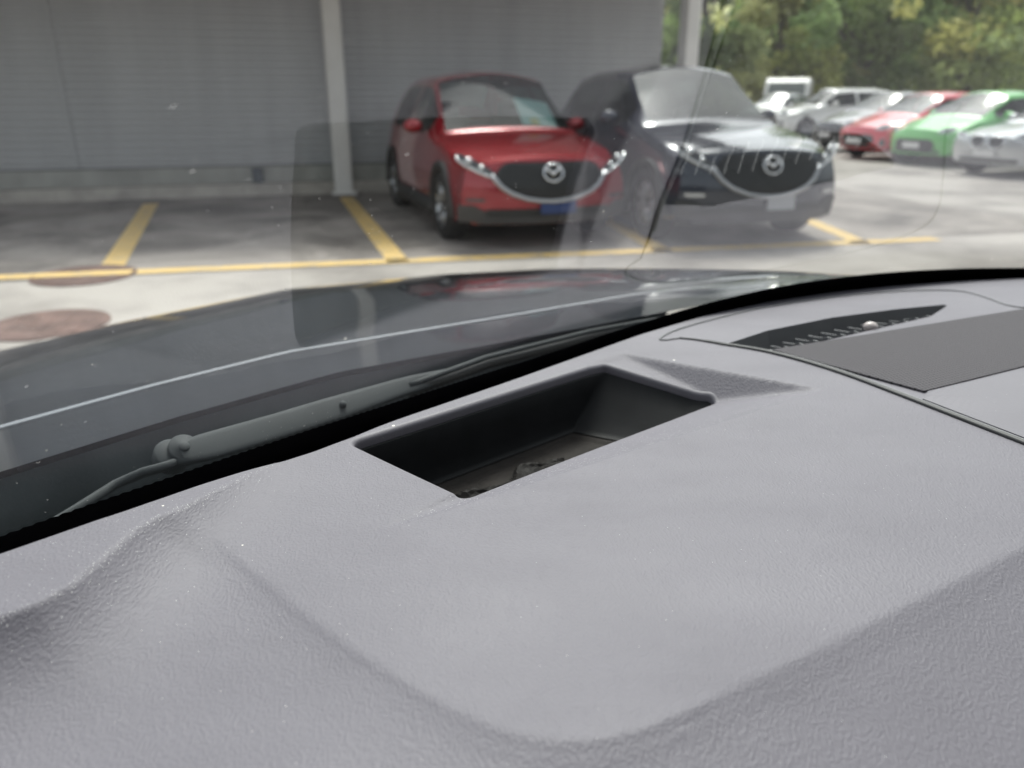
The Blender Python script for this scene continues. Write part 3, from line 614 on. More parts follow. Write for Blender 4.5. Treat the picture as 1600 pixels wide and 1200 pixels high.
# ================================================================== TREES AND HILL
hv = []; nx_, ny_ = 60, 14
for i in range(nx_):
    for j in range(ny_):
        x = -60 + 150 * i / (nx_ - 1); t = j / (ny_ - 1); y = 52 + 60 * t - .12 * x; z = -.3 + 10 * t ** .8 + .8 * math.sin(x * .21) * t; hv.append((x, y, z))
tag(mesh('hillside', hv, [(i * ny_ + j, (i + 1) * ny_ + j, (i + 1) * ny_ + j + 1, i * ny_ + j + 1) for i in range(nx_ - 1) for j in range(ny_ - 1)], mat('dark_undergrowth', (.05, .07, .03), .95, var=.5, vscale=.6, bump=1, bscale=3, bdist=.3)), kind='structure')
def leaf_cloud(name, m, parent, blobs, nleaf, size, rng):
    v = []; f = []; tints = []
    tot = sum(b[3] * b[4] for b in blobs)
    for (cx, cy, cz, rx, rz, tint) in blobs:
        k = max(20, int(nleaf * rx * rz / tot))
        d = rng.normal(size=(k, 3)); d /= np.linalg.norm(d, axis=1)[:, None]; rad = rng.uniform(.25, 1.08, k) ** .45
        c = np.array([cx, cy, cz]) + d * rad[:, None] * np.array([rx, rx, rz])
        a = rng.normal(size=(k, 3)); a /= np.linalg.norm(a, axis=1)[:, None]; b = np.cross(a, rng.normal(size=(k, 3))); b /= np.linalg.norm(b, axis=1)[:, None]
        sz = size * rng.uniform(.6, 1.4, k)[:, None]; n0 = len(v)
        quad = np.stack([c - a * sz, c - b * sz * .55, c + a * sz, c + b * sz * .55], 1).reshape(-1, 3); v += quad.tolist(); f += [(n0 + 4 * i, n0 + 4 * i + 1, n0 + 4 * i + 2, n0 + 4 * i + 3) for i in range(k)]
        jit = rng.uniform(.75, 1.3, k); tints += [(tint[0] * j_, tint[1] * j_, tint[2] * j_, 1) for j_ in jit]
    o = mesh(name, v, f, m, parent, False); at = o.data.attributes.new('tint', 'FLOAT_COLOR', 'FACE'); at.data.foreach_set('color', np.array(tints, np.float32).ravel()); return o
def tree(name, label, x, y, H, cr, leafc, seed, z0=0, group='trees at the edge of the yard', flower=None, n=4200, size=.24, low=.25):
    rng = np.random.default_rng(seed); r = empty(name, (x, y, z0)); tag(r, label, 'tree', group)
    mb = MB(); tr = H * .028; top = H * .7; px_ = rng.normal(size=2) * .25
    mb.tube([(0, 0, -.3), (px_[0] * .3, px_[1] * .3, H * .2), (px_[0], px_[1], H * .45), (px_[0] * .6, px_[1] * .6, top)], [tr * 1.3, tr, tr * .7, tr * .25], 8)
    blobs = []
    for k in range(11):
        t = rng.uniform(low, .95); an = rng.uniform(0, 6.28); w_ = math.sin(math.pi * min(1, .18 + t * .8)) ** .7 * cr
        rr = w_ * rng.uniform(.25, .8); q = (rr * math.cos(an), rr * math.sin(an), H * t)
        mb.tube([(px_[0] * .6, px_[1] * .6, H * t * .62), ((q[0] + px_[0]) * .5, (q[1] + px_[1]) * .5, H * t * .85), q], [tr * .45, tr * .28, tr * .08], 6)
        sh = rng.uniform(.6, 1.45); tint = np.array([sh * rng.uniform(.85, 1.2), sh, sh * rng.uniform(.7, 1.1)])
        if flower is not None and rng.random() < flower[0]: tint = np.array(flower[1]) * rng.uniform(.7, 1.15)
        blobs.append((*q, cr * rng.uniform(.3, .5), H * rng.uniform(.09, .16), tuple(tint)))
        for _ in range(3):
            d = rng.normal(size=3) * np.array([.4, .4, .16 * H / cr]) * cr * .6; s2 = rng.uniform(.8, 1.25); blobs.append((q[0] + d[0], q[1] + d[1], min(H, max(H * .12, q[2] + d[2])), cr * rng.uniform(.15, .3), H * rng.uniform(.05, .09), tuple(tint * s2)))
    mb.build('trunk', M['bark'], r); leaf_cloud('crown', leafc, r, blobs, n, size, rng)
LG, LD, LY = leaf_material('mid_green_leaves', (.25, .34, .13)), leaf_material('dark_green_leaves', (.19, .26, .11)), leaf_material('yellow_green_leaves', (.36, .41, .17))
YF = (.6, (1.9, 1.7, 2.2))
tree('flowering_tree', 'broad tree with cream yellow blossom right of the carport end post', 9.2, 42, 6.2, 3.6, LY, 1, flower=YF, low=.15)
tree('flowering_tree', 'smaller blossoming tree above the white panel van', 13.6, 43, 7.0, 3.4, LY, 2, flower=(.5, (1.8, 1.6, 2.0)), low=.15)
tree('leafy_tree', 'tall mid green tree standing behind the white crossover', 18.5, 45, 10.5, 4.2, LG, 3)
tree('leafy_tree', 'yellow green spreading tree above the bright red hatchback', 22.5, 41, 8.6, 4.4, LY, 4, low=.2)
tree('leafy_tree', 'large leafy tree at the far right behind the green hatchback', 28.5, 42, 10, 5, LG, 5, low=.15)
tree('dark_tree', 'dark evergreen tree seen in the gap between wall end and post', 7.6, 34, 8, 2.6, LD, 6, low=.1)
tree('dark_tree', 'tall dark tree rising behind the blossoming trees', 12.5, 50, 13, 5, LD, 7, low=.15)
tree('dark_tree', 'tall dark tree behind the yellow green spreading tree', 22, 52, 14, 6, LD, 8, low=.15)
tree('dark_tree', 'tall dark tree behind the large leafy tree', 33, 53, 14, 6, LD, 9, low=.15)
rng = np.random.default_rng(77); blobs = []
for k in range(150):
    x = rng.uniform(-6, 62); t = rng.uniform(0, 1); s_ = rng.uniform(.5, 1.5); blobs.append((x, 53 - .12 * x + 34 * t, 1 + 7.5 * t + rng.uniform(0, 2.), rng.uniform(1.6, 3.4), rng.uniform(1.3, 3), (s_, s_ * rng.uniform(.9, 1.1), s_)))
o = leaf_cloud('hillside_woods', LG, None, blobs, 15000, .5, rng); tag(o, kind='stuff')

# ================================================================== THE CAR ONE SITS IN
AZ, RAKE, W0, KC, S0, KV = R(-3.315), R(37.929), 1.18093, 1.1911, .82177, 2.84683      # windscreen: a curved raked sheet
FW = np.array([-math.sin(AZ), math.cos(AZ), 0]); RT = np.array([math.cos(AZ), math.sin(AZ), 0])
DZ = EYE - .25                                       # height of the dashboard top
def glass(s, u, inset=0):
    q = FW * (W0 - u / math.tan(RAKE) - KC * s * s / 2 - KV * u * u / 2 - inset) + RT * (s + S0); q = q.copy(); q[2] = DZ + u; return q
def glass_hit(x, y):
    r = ray(x, y)
    def g(t):
        q = r * t; u = q[2] + .25; s = q @ RT - S0; return q @ FW - (W0 - u / math.tan(RAKE) - KC * s * s / 2 - KV * u * u / 2)
    ts = np.linspace(.05, 3, 240); a = None
    for i in range(239):
        if g(ts[i]) < 0 <= g(ts[i + 1]):
            a, b = ts[i], ts[i + 1]
            for _ in range(40):
                m_ = (a + b) / 2
                if g(m_) < 0: a = m_
                else: b = m_
            break
    if a is None: return None
    q = r * a; return q @ RT - S0, q[2] + .25
for px in ((0, 0), (0, 840), (800, 0), (1600, 0), (1600, 430)): print('glass', px, glass_hit(*px))
AX = R(32); CF = np.array([-math.sin(AX), math.cos(AX), 0]); CR = np.array([math.cos(AX), math.sin(AX), 0])   # the car's own forward and right
own = empty('black_car', tuple(CF * -.4 + CR * .55)); OO = own.location
tag(own, 'black car seen from its front seat: dusty grey dashboard, windscreen, wiper and bonnet', 'car')
SG0, SG1, UT = -1.42, 1.0, .47
G = [[glass(s, u) for u in np.linspace(-.10, UT, 16)] for s in np.linspace(SG0, SG1, 60)]
ws = MB().grid(G).build('windscreen', M['windscreen'], own, True, OO)
# black printed band along the foot of the glass, with a toothed upper edge
band = [(-300, 955), (0, 833), (140, 786), (285, 737), (420, 690), (560, 645), (700, 600), (850, 553), (1000, 503), (1100, 473), (1200, 449), (1300, 433), (1400, 423), (1500, 418), (1600, 417), (1750, 418)]
bs, bu = zip(*[glass_hit(b[0], b[1] + 1) for b in band]); bs = np.array(bs); bu = np.array(bu); od = np.argsort(bs); bs, bu = bs[od], bu[od]
print('band', np.round(bs, 3), np.round(bu, 3))
ker = np.hanning(41); ker /= ker.sum(); ker2 = np.hanning(21); ker2 /= ker2.sum()
sd_ = np.linspace(bs[0] - .2, bs[-1] + .3, 600); ud_ = np.convolve(np.pad(np.interp(sd_, bs, bu), 20, mode='edge'), ker, 'valid')
tv = []; tf = []; st = .0022; k = 0
for s in np.arange(bs[0] - .15, bs[-1] + .25, st):
    u = float(np.interp(s, sd_, ud_)) + (.0009 if k % 2 else -.0007); tv += [glass(s, -.099, .0025), glass(s, u - .02, .0025), glass(s, u, .0025)]; k += 1
for i in range(k - 1):
    for j in range(2): tf.append((i * 3 + j, (i + 1) * 3 + j, (i + 1) * 3 + j + 1, i * 3 + j + 1))
mesh('black_border', tv, tf, M['void'], ws, True, OO)

# ---- dashboard height field (metres, plan coordinates)
def pl(pts, z=DZ): return np.array([P(a, b, z)[:2] for a, b in pts])
# the strip along the windscreen is the highest part on the left and levels out towards the tray
CN = P(262, 803, DZ + .019)[:2]; CD = np.array([.55, .835])
def S_of(X, Y):
    w_ = (X - CN[0]) * CD[0] + (Y - CN[1]) * CD[1]; return np.interp(w_, [-.25, -.1, -.03, 0, .035, .07, .10, .13, .17], [.026, .026, .023, .020, .0155, .010, .005, .002, 0])
def pls(pts):
    out = []
    for a, b in pts:
        q = P(a, b, DZ)
        for _ in range(8): q = P(a, b, DZ + float(S_of(q[0], q[1])))
        out.append(q[:2])
    return np.array(out)
fe = pls([(-420, 1010), (-200, 932), (0, 862), (200, 795), (400, 728), (600, 660), (800, 592), (1000, 521), (1100, 492), (1200, 470), (1300, 455), (1400, 445), (1500, 438), (1600, 433), (1750, 429), (1900, 428)])
xs_f = np.linspace(fe[0, 0], 1.75, 900); yf = np.interp(xs_f, fe[:, 0], fe[:, 1]); yf = np.convolve(np.pad(yf, 10, mode='edge'), ker2, 'valid')
cL = pls([(-420, 1065), (-200, 1020), (-60, 984), (0, 963), (60, 942), (110, 913), (160, 872), (205, 832), (240, 810), (262, 803)])
ridge = pls([(262, 803), (320, 775), (380, 746), (440, 717), (500, 697), (541, 690)])
cR = np.vstack([cL[-1:], pl([(285, 808)], DZ + .012), pl([(312, 828)], DZ + .008), pl([(345, 862)], DZ + .005), pl([(390, 903), (440, 944), (490, 984), (540, 1020), (620, 1072), (700, 1117), (780, 1152), (860, 1168), (940, 1166), (1020, 1146), (1100, 1110), (1300, 1016), (1450, 941), (1600, 866), (1800, 768), (2100, 640)])])
crest = np.vstack([cL, cR[1:]]); fline = np.vstack([cL, ridge[1:]])
strip_zone = np.vstack([fline, [fline[-1] + np.array([2.2, 2.6])], [[-2.5, 2.6]], [[-2.5, fline[0, 1]]]])
nR = len(cR); slopeR = np.interp(np.arange(nR), [0, 1, 3, 8, 10, 12, nR - 1], [.12, .12, .12, .12, .2, .27, .29]); widthR = np.interp(np.arange(nR), [0, 4, 8, 11, 13, nR - 1], [.04, .05, .07, .14, .3, .4])
lower_zone = np.vstack([crest, [[1.9, -.6], [-1.2, -.6]]])
def in_poly(X, Y, p):
    r = np.zeros(X.shape, bool)
    for i in range(len(p)):
        a, b = p[i], p[(i + 1) % len(p)]
        if a[1] == b[1]: continue
        r ^= ((a[1] > Y) != (b[1] > Y)) & (X < (b[0] - a[0]) * (Y - a[1]) / (b[1] - a[1]) + a[0])
    return r
hole_q = [P(532, 691, DZ)[:2], P(944, 563, DZ)[:2], P(1137, 622, DZ - .020)[:2], P(724, 781, DZ)[:2]]
def dist_poly(X, Y, poly, attr=()):
    best = np.full(X.shape, 1e9); sgn = np.zeros(X.shape); out = [np.zeros(X.shape) for _ in attr]
    for i in range(len(poly) - 1):
        a, b = poly[i], poly[i + 1]; d = b - a; L2 = d @ d
        t = np.clip(((X - a[0]) * d[0] + (Y - a[1]) * d[1]) / L2, 0, 1); dx = X - a[0] - t * d[0]; dy = Y - a[1] - t * d[1]; D = dx * dx + dy * dy
        cr = d[0] * (Y - a[1]) - d[1] * (X - a[0]); m_ = D < best
        best = np.where(m_, D, best); sgn = np.where(m_, np.sign(cr), sgn)
        for k_, at in enumerate(attr): out[k_] = np.where(m_, at[i] + (at[i + 1] - at[i]) * t, out[k_])
    return np.sqrt(best), sgn, out
def sstep(a, b, x): t = np.clip((x - a) / (b - a), 0, 1); return t * t * (3 - 2 * t)
def line_d(X, Y, a, b):
    d = b - a; d = d / np.linalg.norm(d); return d[0] * (Y - a[1]) - d[1] * (X - a[0])
sA, sC, sE = pl([(930, 545), (1282, 608), (726, 786)])
BC = np.array(hole_q[2]) - np.array(hole_q[1]); BC /= np.linalg.norm(BC); BL = np.array([-BC[1], BC[0]])
def zfield(X, Y):
    X = np.asarray(X, float); Y = np.asarray(Y, float)
    dF, _, _ = dist_poly(X, Y, fline); dr, _, (slr, wr_) = dist_poly(X, Y, cR, (slopeR, widthR))
    outm = in_poly(X, Y, lower_zone); on_strip = in_poly(X, Y, strip_zone); S = S_of(X, Y)
    z = S * np.where(on_strip, 1., np.exp(-dF / .025))
    tp = 1 - np.exp(-np.hypot(X - CN[0], Y - CN[1]) / .022)
    z = z - np.where(outm, (slr * wr_ * (1 - np.exp(-dr / wr_)) + .0020 * (1 - np.exp(-dr / .003))) * tp * (1 - np.exp(-dF / .03)), 0.)
    z = z - .0014 * np.exp(-(dr / .0020) ** 2) * tp
    wear = np.exp(-(dF / .0022) ** 2) * .5 * np.clip(S / .012, 0, 1) + np.where(on_strip, .03, .10 * np.exp(-dF / .012)) * np.clip(S / .01, 0, 1)
    # hollow at the right end of the tray
    d1 = -line_d(X, Y, sA, sC); d3 = -line_d(X, Y, sC, sE)
    a = np.clip(d1, 0, None) * .89; b = np.clip(d3, 0, None) * .316
    kk = .0016; sm = -kk * np.log(np.exp(-a / kk) + np.exp(-b / kk)) + kk * math.log(2)
    sm = np.clip(np.where((d1 > 0) & (d3 > 0), sm, 0), 0, .024)
    rgt = (X - hole_q[1][0]) * BL[0] + (Y - hole_q[1][1]) * BL[1]
    qa, qb, qc, qd = [np.array(q) for q in hole_q]; dab = -line_d(X, Y, qa, qb); ddc = line_d(X, Y, qd, qc); wv = np.clip(dab, 0, None) / (np.clip(dab, 0, None) + np.clip(ddc, 0, None) + 1e-6)
    Lf = np.interp(wv, [0, .25, .6, .9, 1], [.02, .03, .08, .25, .9])
    sm = np.minimum(sm * sstep(0, 1, 1 + rgt / Lf), .0215 * np.clip(dab / .124 + .1, 0, 1.2) * sstep(-.012, .006, dab))
    z = z - sm; wear += .22 * np.exp(-(np.clip(d3, 0, None) / .03) ** 2) * (d3 > 0) * (sm > .0005)
    # rolled front edge
    fr = np.interp(X, xs_f, yf) - Y; z = z - np.where(fr < .005, .005 - np.sqrt(np.clip(.005 ** 2 - (.005 - np.clip(fr, 0, .005)) ** 2, 0, None)), 0)
    return DZ + z, np.clip(wear, 0, 1)
xs = np.concatenate([np.arange(fe[0, 0] + .01, -.32, .012), np.arange(-.32, .34, .0024), np.arange(.34, .7, .005), np.arange(.7, 1.72, .02)])
ts = np.concatenate([np.linspace(0, .006, 5), np.arange(.008, .5, .0026), np.arange(.5, .95, .0038), np.arange(.95, 1.5, .03)])
ts = ts[:]
XX, TT = np.meshgrid(xs, ts, indexing='ij'); YY = np.interp(XX, xs_f, yf) - TT
keep_j = None
ZZ, WW = zfield(XX, YY)
nI, nJ = XX.shape; ids = np.arange(nI * nJ).reshape(nI, nJ)
q0 = ids[:-1, :-1].ravel(); q1 = ids[1:, :-1].ravel(); q2 = ids[1:, 1:].ravel(); q3 = ids[:-1, 1:].ravel()
cy = YY[:-1, :-1].ravel(); ok = cy > -.02
faces = np.stack([q0, q3, q2, q1], 1)[ok]
V = np.stack([XX.ravel(), YY.ravel(), ZZ.ravel()], 1) - np.array(OO)
me = bpy.data.meshes.new('dashboard'); me.from_pydata(V.tolist(), [], faces.tolist()); me.update()
at = me.attributes.new('wear', 'FLOAT', 'POINT'); at.data.foreach_set('value', WW.ravel().astype(np.float32))
def fillet(poly, rad, n=8, straight=False):
    """rounded convex outline as (centre, direction) pairs, counter-clockwise"""
    out = []; m_ = len(poly)
    for i in range(m_):
        p0, p1, p2 = np.array(poly[i - 1]), np.array(poly[i]), np.array(poly[(i + 1) % m_]); a = (p0 - p1) / np.linalg.norm(p0 - p1); b = (p2 - p1) / np.linalg.norm(p2 - p1)
        ang = math.acos(np.clip(a @ b, -1, 1)); bis = (a + b) / np.linalg.norm(a + b); c_ = p1 + bis * rad / math.sin(ang / 2)
        n0 = -np.array([a[1], -a[0]]) ; n0 = n0 if n0 @ (p1 - c_) > 0 else -n0; n1 = np.array([b[1], -b[0]]); n1 = n1 if n1 @ (p1 - c_) > 0 else -n1
        a0 = math.atan2(n0[1], n0[0]); a1 = math.atan2(n1[1], n1[0]); da = (a1 - a0 + math.pi) % (2 * math.pi) - math.pi
        arc = [(c_, np.array([math.cos(a0 + da * k / n), math.sin(a0 + da * k / n)])) for k in range(n + 1)]
        if out: out += [(out[-1][0] + (c_ - out[-1][0]) * q / 16, arc[0][1]) for q in range(1, 16)] if straight else []
        out += arc
    if straight: c0, c1 = out[-1][0], out[0][0]; out += [(c0 + (c1 - c0) * q / 16, out[0][1]) for q in range(1, 16)]
    return out
def cut(me, outline):
    """cut a convex hole through a sheet mesh"""
    bm = bmesh.new(); bm.from_mesh(me); c_ = sum(outline) / len(outline); rad = max(np.linalg.norm(p - c_) for p in outline) + .02; off = np.array(OO)[:2]
    m_ = len(outline)
    for i in range(m_):
        a, b = outline[i], outline[(i + 1) % m_]; d = b - a
        if np.linalg.norm(d) < 1e-6: continue
        no = np.array([d[1], -d[0]]) / np.linalg.norm(d); mid = (a + b) / 2 - off; lim = np.linalg.norm(d) / 2 + .006
        fs = [f for f in bm.faces if (f.calc_center_median().xy - Vector(mid)).length < lim]
        es = {e for f in fs for e in f.edges}; vs = {v_ for f in fs for v_ in f.verts}
        bmesh.ops.bisect_plane(bm, geom=list(vs) + list(es) + fs, dist=1e-7, plane_co=(mid[0], mid[1], 0), plane_no=(no[0], no[1], 0))
    def inside(p):
        return all((b[0] - a[0]) * (p[1] - a[1]) - (b[1] - a[1]) * (p[0] - a[0]) > 0 for a, b in ((outline[i], outline[(i + 1) % m_]) for i in range(m_)) if np.linalg.norm(b - a) > 1e-6)
    cc = c_ - off
    rm = [f for f in bm.faces if (f.calc_center_median().xy - Vector(cc)).length < rad and inside(np.array(f.calc_center_median().xy) + off)]
    bmesh.ops.delete(bm, geom=rm, context='FACES'); bm.to_mesh(me); bm.free()
hole_ccw = [hole_q[0], hole_q[3], hole_q[2], hole_q[1]]
fo = fillet(hole_ccw, .013, 8, True); RO = .013
ol = [c_ + RO * d for c_, d in fo]; cut(me, [c_ + RO * d for c_, d in fillet(hole_ccw, .013)])
# defroster slot
slot_q = list(pl([(1132, 536), (1210, 548), (1454, 492), (1484, 473), (1400, 481), (1300, 494), (1200, 514)], DZ + .002))
so_ = fillet(slot_q, .003, 3); sl_ol = [c_ + .003 * d for c_, d in so_]
def ccw(o): 
    a = sum(o[i][0] * o[(i + 1) % len(o)][1] - o[(i + 1) % len(o)][0] * o[i][1] for i in range(len(o))); return o if a > 0 else o[::-1]
sl_ol = ccw(sl_ol); cut(me, sl_ol)
dash = link('dashboard', me, M['dash'], own)
# front edge of the dashboard turning down into the dark gap
ed = [(x, float(np.interp(x, xs_f, yf))) for x in np.arange(xs[0], 1.7, .01)]
G = []
for i in range(len(ed)):
    t = np.array(ed[min(i + 1, len(ed) - 1)]) - np.array(ed[max(i - 1, 0)]); t /= np.linalg.norm(t); x, y = ed[i]
    G.append([(x - t[1] * a, y + t[0] * a, DZ - b) for a, b in ((0, .0049), (.003, .009), (.012, .0165), (.03, .030), (.06, .052), (.10, .085), (.12, .13))])
MB().grid(G).build('front_lip', M['dash'], dash, True, OO)
# rounded rim of the tray
def zsurf(p): return float(zfield(np.array([p[0]]), np.array([p[1]]))[0][0])
G = []
for c_, d in fo + fo[:1]:
    p0 = c_ + RO * d; z0 = zsurf(p0); row = []
    for k in range(6): a = R(90) * k / 5; q = c_ + (RO - .0042 * math.sin(a)) * d; row.append((*q, z0 - .0042 * (1 - math.cos(a))))
    q = c_ + (RO - .0044) * d; row.append((*q, z0 - .0085)); G.append(row)
MB().grid(G).build('tray_rim', M['dash_plain'], dash, True, OO)
AB = np.array(hole_q[1]) - np.array(hole_q[0]); LAB = np.linalg.norm(AB); AB = AB / LAB
FZ = DZ - .0625
def squeeze(q, t): return q - AB * (.046 * t * np.clip((q - np.array(hole_q[0])) @ AB / LAB, 0, 1))
G = []
for c_, d in fo + fo[:1]:
    p0 = c_ + RO * d; z0 = zsurf(p0); row = []
    for off_, dz in ((.0030, -.0094), (.0042, -.0087), (.0054, -.0090), (.0060, -.0100)): q = c_ + (RO - off_) * d; row.append((*q, z0 + dz))
    za = z0 - .0100
    for off_, t in ((.0064, .3), (.0072, .7), (.0078, .93), (.0092, .985), (.0115, 1.0)): q = squeeze(c_ + (RO - off_) * d, t); row.append((*q, za + (FZ + .003 - za) * t))
    G.append(row)
MB().grid(G).build('tray_liner', M['liner'], dash, True, OO)
ctr = squeeze(sum(ol) / len(ol), 1)
G = []
for k, sc_ in enumerate((1.0, .95, .93, .91, .6, .3, .01)):
    G.append([(*(ctr + (squeeze(c_ + (RO - .0095) * d, 1) - ctr) * sc_), FZ + (.0022 if k == 0 else .0012 if k < 2 else (-.0008 if k == 2 else -.0012))) for c_, d in fo + fo[:1]])
MB().grid(G).build('tray_mat', M['binmat'], dash, True, OO)
# crumpled film lying in the tray
rng = np.random.default_rng(5); a0 = np.array(hole_q[3]); ux = (np.array(hole_q[2]) - a0); Lx = np.linalg.norm(ux); ux = ux / Lx; uy = np.array([-ux[1], ux[0]]); G = []
ph = rng.uniform(0, 6, 12)
for i in range(40):
    row = []
    for j in range(26):
        x = .055 + .13 * i / 39 + .006 * math.sin(j * .5 + 1); y = .020 + .066 * j / 25 + .008 * math.sin(i * .3)
        z = .007 + .003 * abs(math.sin(i * .31 + j * .22 + ph[0])) + .0025 * abs(math.sin(i * .17 - j * .4 + ph[1])) + .0016 * abs(math.sin(i * .6 + j * .75 + ph[2]))
        e = min(i, 39 - i, j, 25 - j) / 6; z = z * min(1, .25 + e) - .0005; q = a0 + ux * x + uy * y; row.append((q[0], q[1], FZ + z))
    G.append(row)
tag(MB().grid(G).build('crumpled_film', M['film'], None, False), 'dark crumpled plastic film lying at the bottom of the dashboard tray', 'plastic film')

# ---- centre panel: seal, trim line, vent, speaker
def zl(p, up=0): return (p[0], p[1], zsurf(p) + up)
def densify(poly, step=.006):
    out = []
    for i in range(len(poly) - 1):
        n_ = max(1, int(np.linalg.norm(poly[i + 1] - poly[i]) / step)); out += [poly[i] + (poly[i + 1] - poly[i]) * k / n_ for k in range(n_)]
    return np.array(out + [poly[-1]])
def curve(pts, n=60):
    """Catmull-Rom through the points"""
    p = np.array(pts); p = np.vstack([2 * p[0] - p[1], p, 2 * p[-1] - p[-2]]); out = []
    for i in range(1, len(p) - 2):
        for k in range(8):
            t = k / 8; out.append(.5 * (2 * p[i] + (p[i + 1] - p[i - 1]) * t + (2 * p[i - 1] - 5 * p[i] + 4 * p[i + 1] - p[i + 2]) * t * t + (3 * p[i] - p[i - 1] - 3 * p[i + 1] + p[i + 2]) * t ** 3))
    return np.array(out + [p[-2]])
seam = curve(pl([(1062, 529), (1090, 532), (1130, 539), (1190, 549), (1250, 564), (1320, 586), (1400, 616), (1500, 655), (1600, 694), (1760, 757), (2000, 850), (2400, 1010)]))
nS = len(seam)
MB().tube([zl(p, .0008) for p in seam], np.interp(np.arange(nS), [0, 30, nS], [.0010, .0020, .0024]), 8).build('seal_strip', M['rubber'], dash, True, OO)
MB().tube([zl(p + np.array([.0032, .0032]), .0008) for p in seam[10:]], np.interp(np.arange(nS - 10), [0, 30, nS], [.0006, .0016, .0018]), 8).build('seal_strip', M['ventplastic'], dash, True, OO)
top = curve(pl([(1062, 529), (1036, 532), (1033, 528), (1060, 515), (1120, 498), (1200, 480), (1300, 465), (1400, 456), (1470, 454), (1510, 457), (1545, 467), (1582, 479), (1640, 482), (1800, 478)]))
MB().tube([zl(p, .0004) for p in top], .0011, 6).build('panel_joint', M['ventplastic'], dash, True, OO)
# slot walls and fins
dv = empty('defroster_vent'); dv.parent = dash
G = [[(*p, zsurf(p) + .0003), (*(p + (sum(sl_ol) / len(sl_ol) - p) * .03), DZ - .012), (*(p + (sum(sl_ol) / len(sl_ol) - p) * .08), DZ - .05)] for p in sl_ol + sl_ol[:1]]
mbv = MB().grid(G); mbv.add([(*(p + (sum(sl_ol) / len(sl_ol) - p) * .06), DZ - .048) for p in sl_ol], [tuple(range(len(sl_ol)))])
mbv.build('vent_duct', M['ventplastic'], dv, True, OO)
fa, fb = pl([(1196, 548)], DZ)[0], pl([(1462, 490)], DZ)[0]; fdv = fb - fa; back = np.array([-fdv[1], fdv[0]]) / np.linalg.norm(fdv)
mbf = MB()
for k in range(13):
    t_ = (k + .5) / 13; p = fa + fdv * t_; wd_ = .004 + .026 * math.sin(math.pi * min(1, .12 + t_ * .84)) ** .7; ux_ = fdv / np.linalg.norm(fdv) * .0011
    a_, b_ = p - back * .002, p + back * wd_; pr_ = [(a_, -.0015), (p + back * .004, -.0015), (p + back * .010, -.0042), (b_, -.0065), (b_, -.03), (a_, -.03)]
    v_ = [(*(q + s_ * ux_), DZ + h) for s_ in (-1, 1) for q, h in pr_]; n_ = len(pr_)
    mbf.add(v_, [tuple(range(n_ - 1, -1, -1)), tuple(range(n_, 2 * n_))] + [(q, (q + 1) % n_, n_ + (q + 1) % n_, n_ + q) for q in range(n_)])
mbf.build('vent_fins', mat('vent_fin_grey_plastic', (.11, .11, .115), .6), dv, False, OO)
sens = pl([(1360, 512)], DZ)[0]; MB().ball((*sens, DZ + .001), (.0085, .007, .006), 10).build('light_sensor', M['pearl'], dash, True, OO)
# speaker cloth
sp_near = pl([(1208, 550), (1250, 561), (1320, 584), (1400, 613), (1440, 628)]); 
sq = [pl([(1207, 549)])[0], pl([(1443, 614)])[0], pl([(1800, 525)])[0], pl([(1800, 452)])[0], pl([(1500, 487)])[0]]
a, b, c_, d, e = sq; G = []
for i in range(14):
    t = i / 13; p = a + (b - a) * t; q = d + (c_ - d) * t; q = p + (q - p) * 1.45
    row = [(*(p + (q - p) * k / 24), DZ + .0022) for k in range(25)]; row = [(row[0][0], row[0][1], DZ - .002)] + row + [(row[-1][0], row[-1][1], DZ - .002)]; G.append(row)
G = [[(x, y, DZ - .002) for x, y, z in G[0]]] + G + [[(x, y, DZ - .002) for x, y, z in G[-1]]]
MB().grid(G).build('speaker_cover', M['mesh'], dash, False, OO)
# smooth tray in front of the speaker, slightly proud
e0, e1 = pl([(1449, 616)])[0], pl([(1800, 528)])[0]; i0 = int(np.argmin(np.linalg.norm(seam - pl([(1432, 627)])[0], axis=1))); sn = seam[i0:] + np.array([.0065, .0065]); e1 = e0 + (e1 - e0) * 1.45
G = []
for k, p in enumerate(sn):
    q = e0 + (e1 - e0) * (k / (len(sn) - 1)); G.append([(*p, DZ - .002), (*p, DZ + .0016), (*(p + (q - p) * .5), DZ + .0026), (*(p + (q - p) * .94), DZ + .0032), (*(p + (q - p) * .975), DZ + .0034), (*q, DZ + .0028), (*q, DZ - .002)])
MB().grid(G).build('smooth_panel', M['dash_plain'], dash, False, OO)

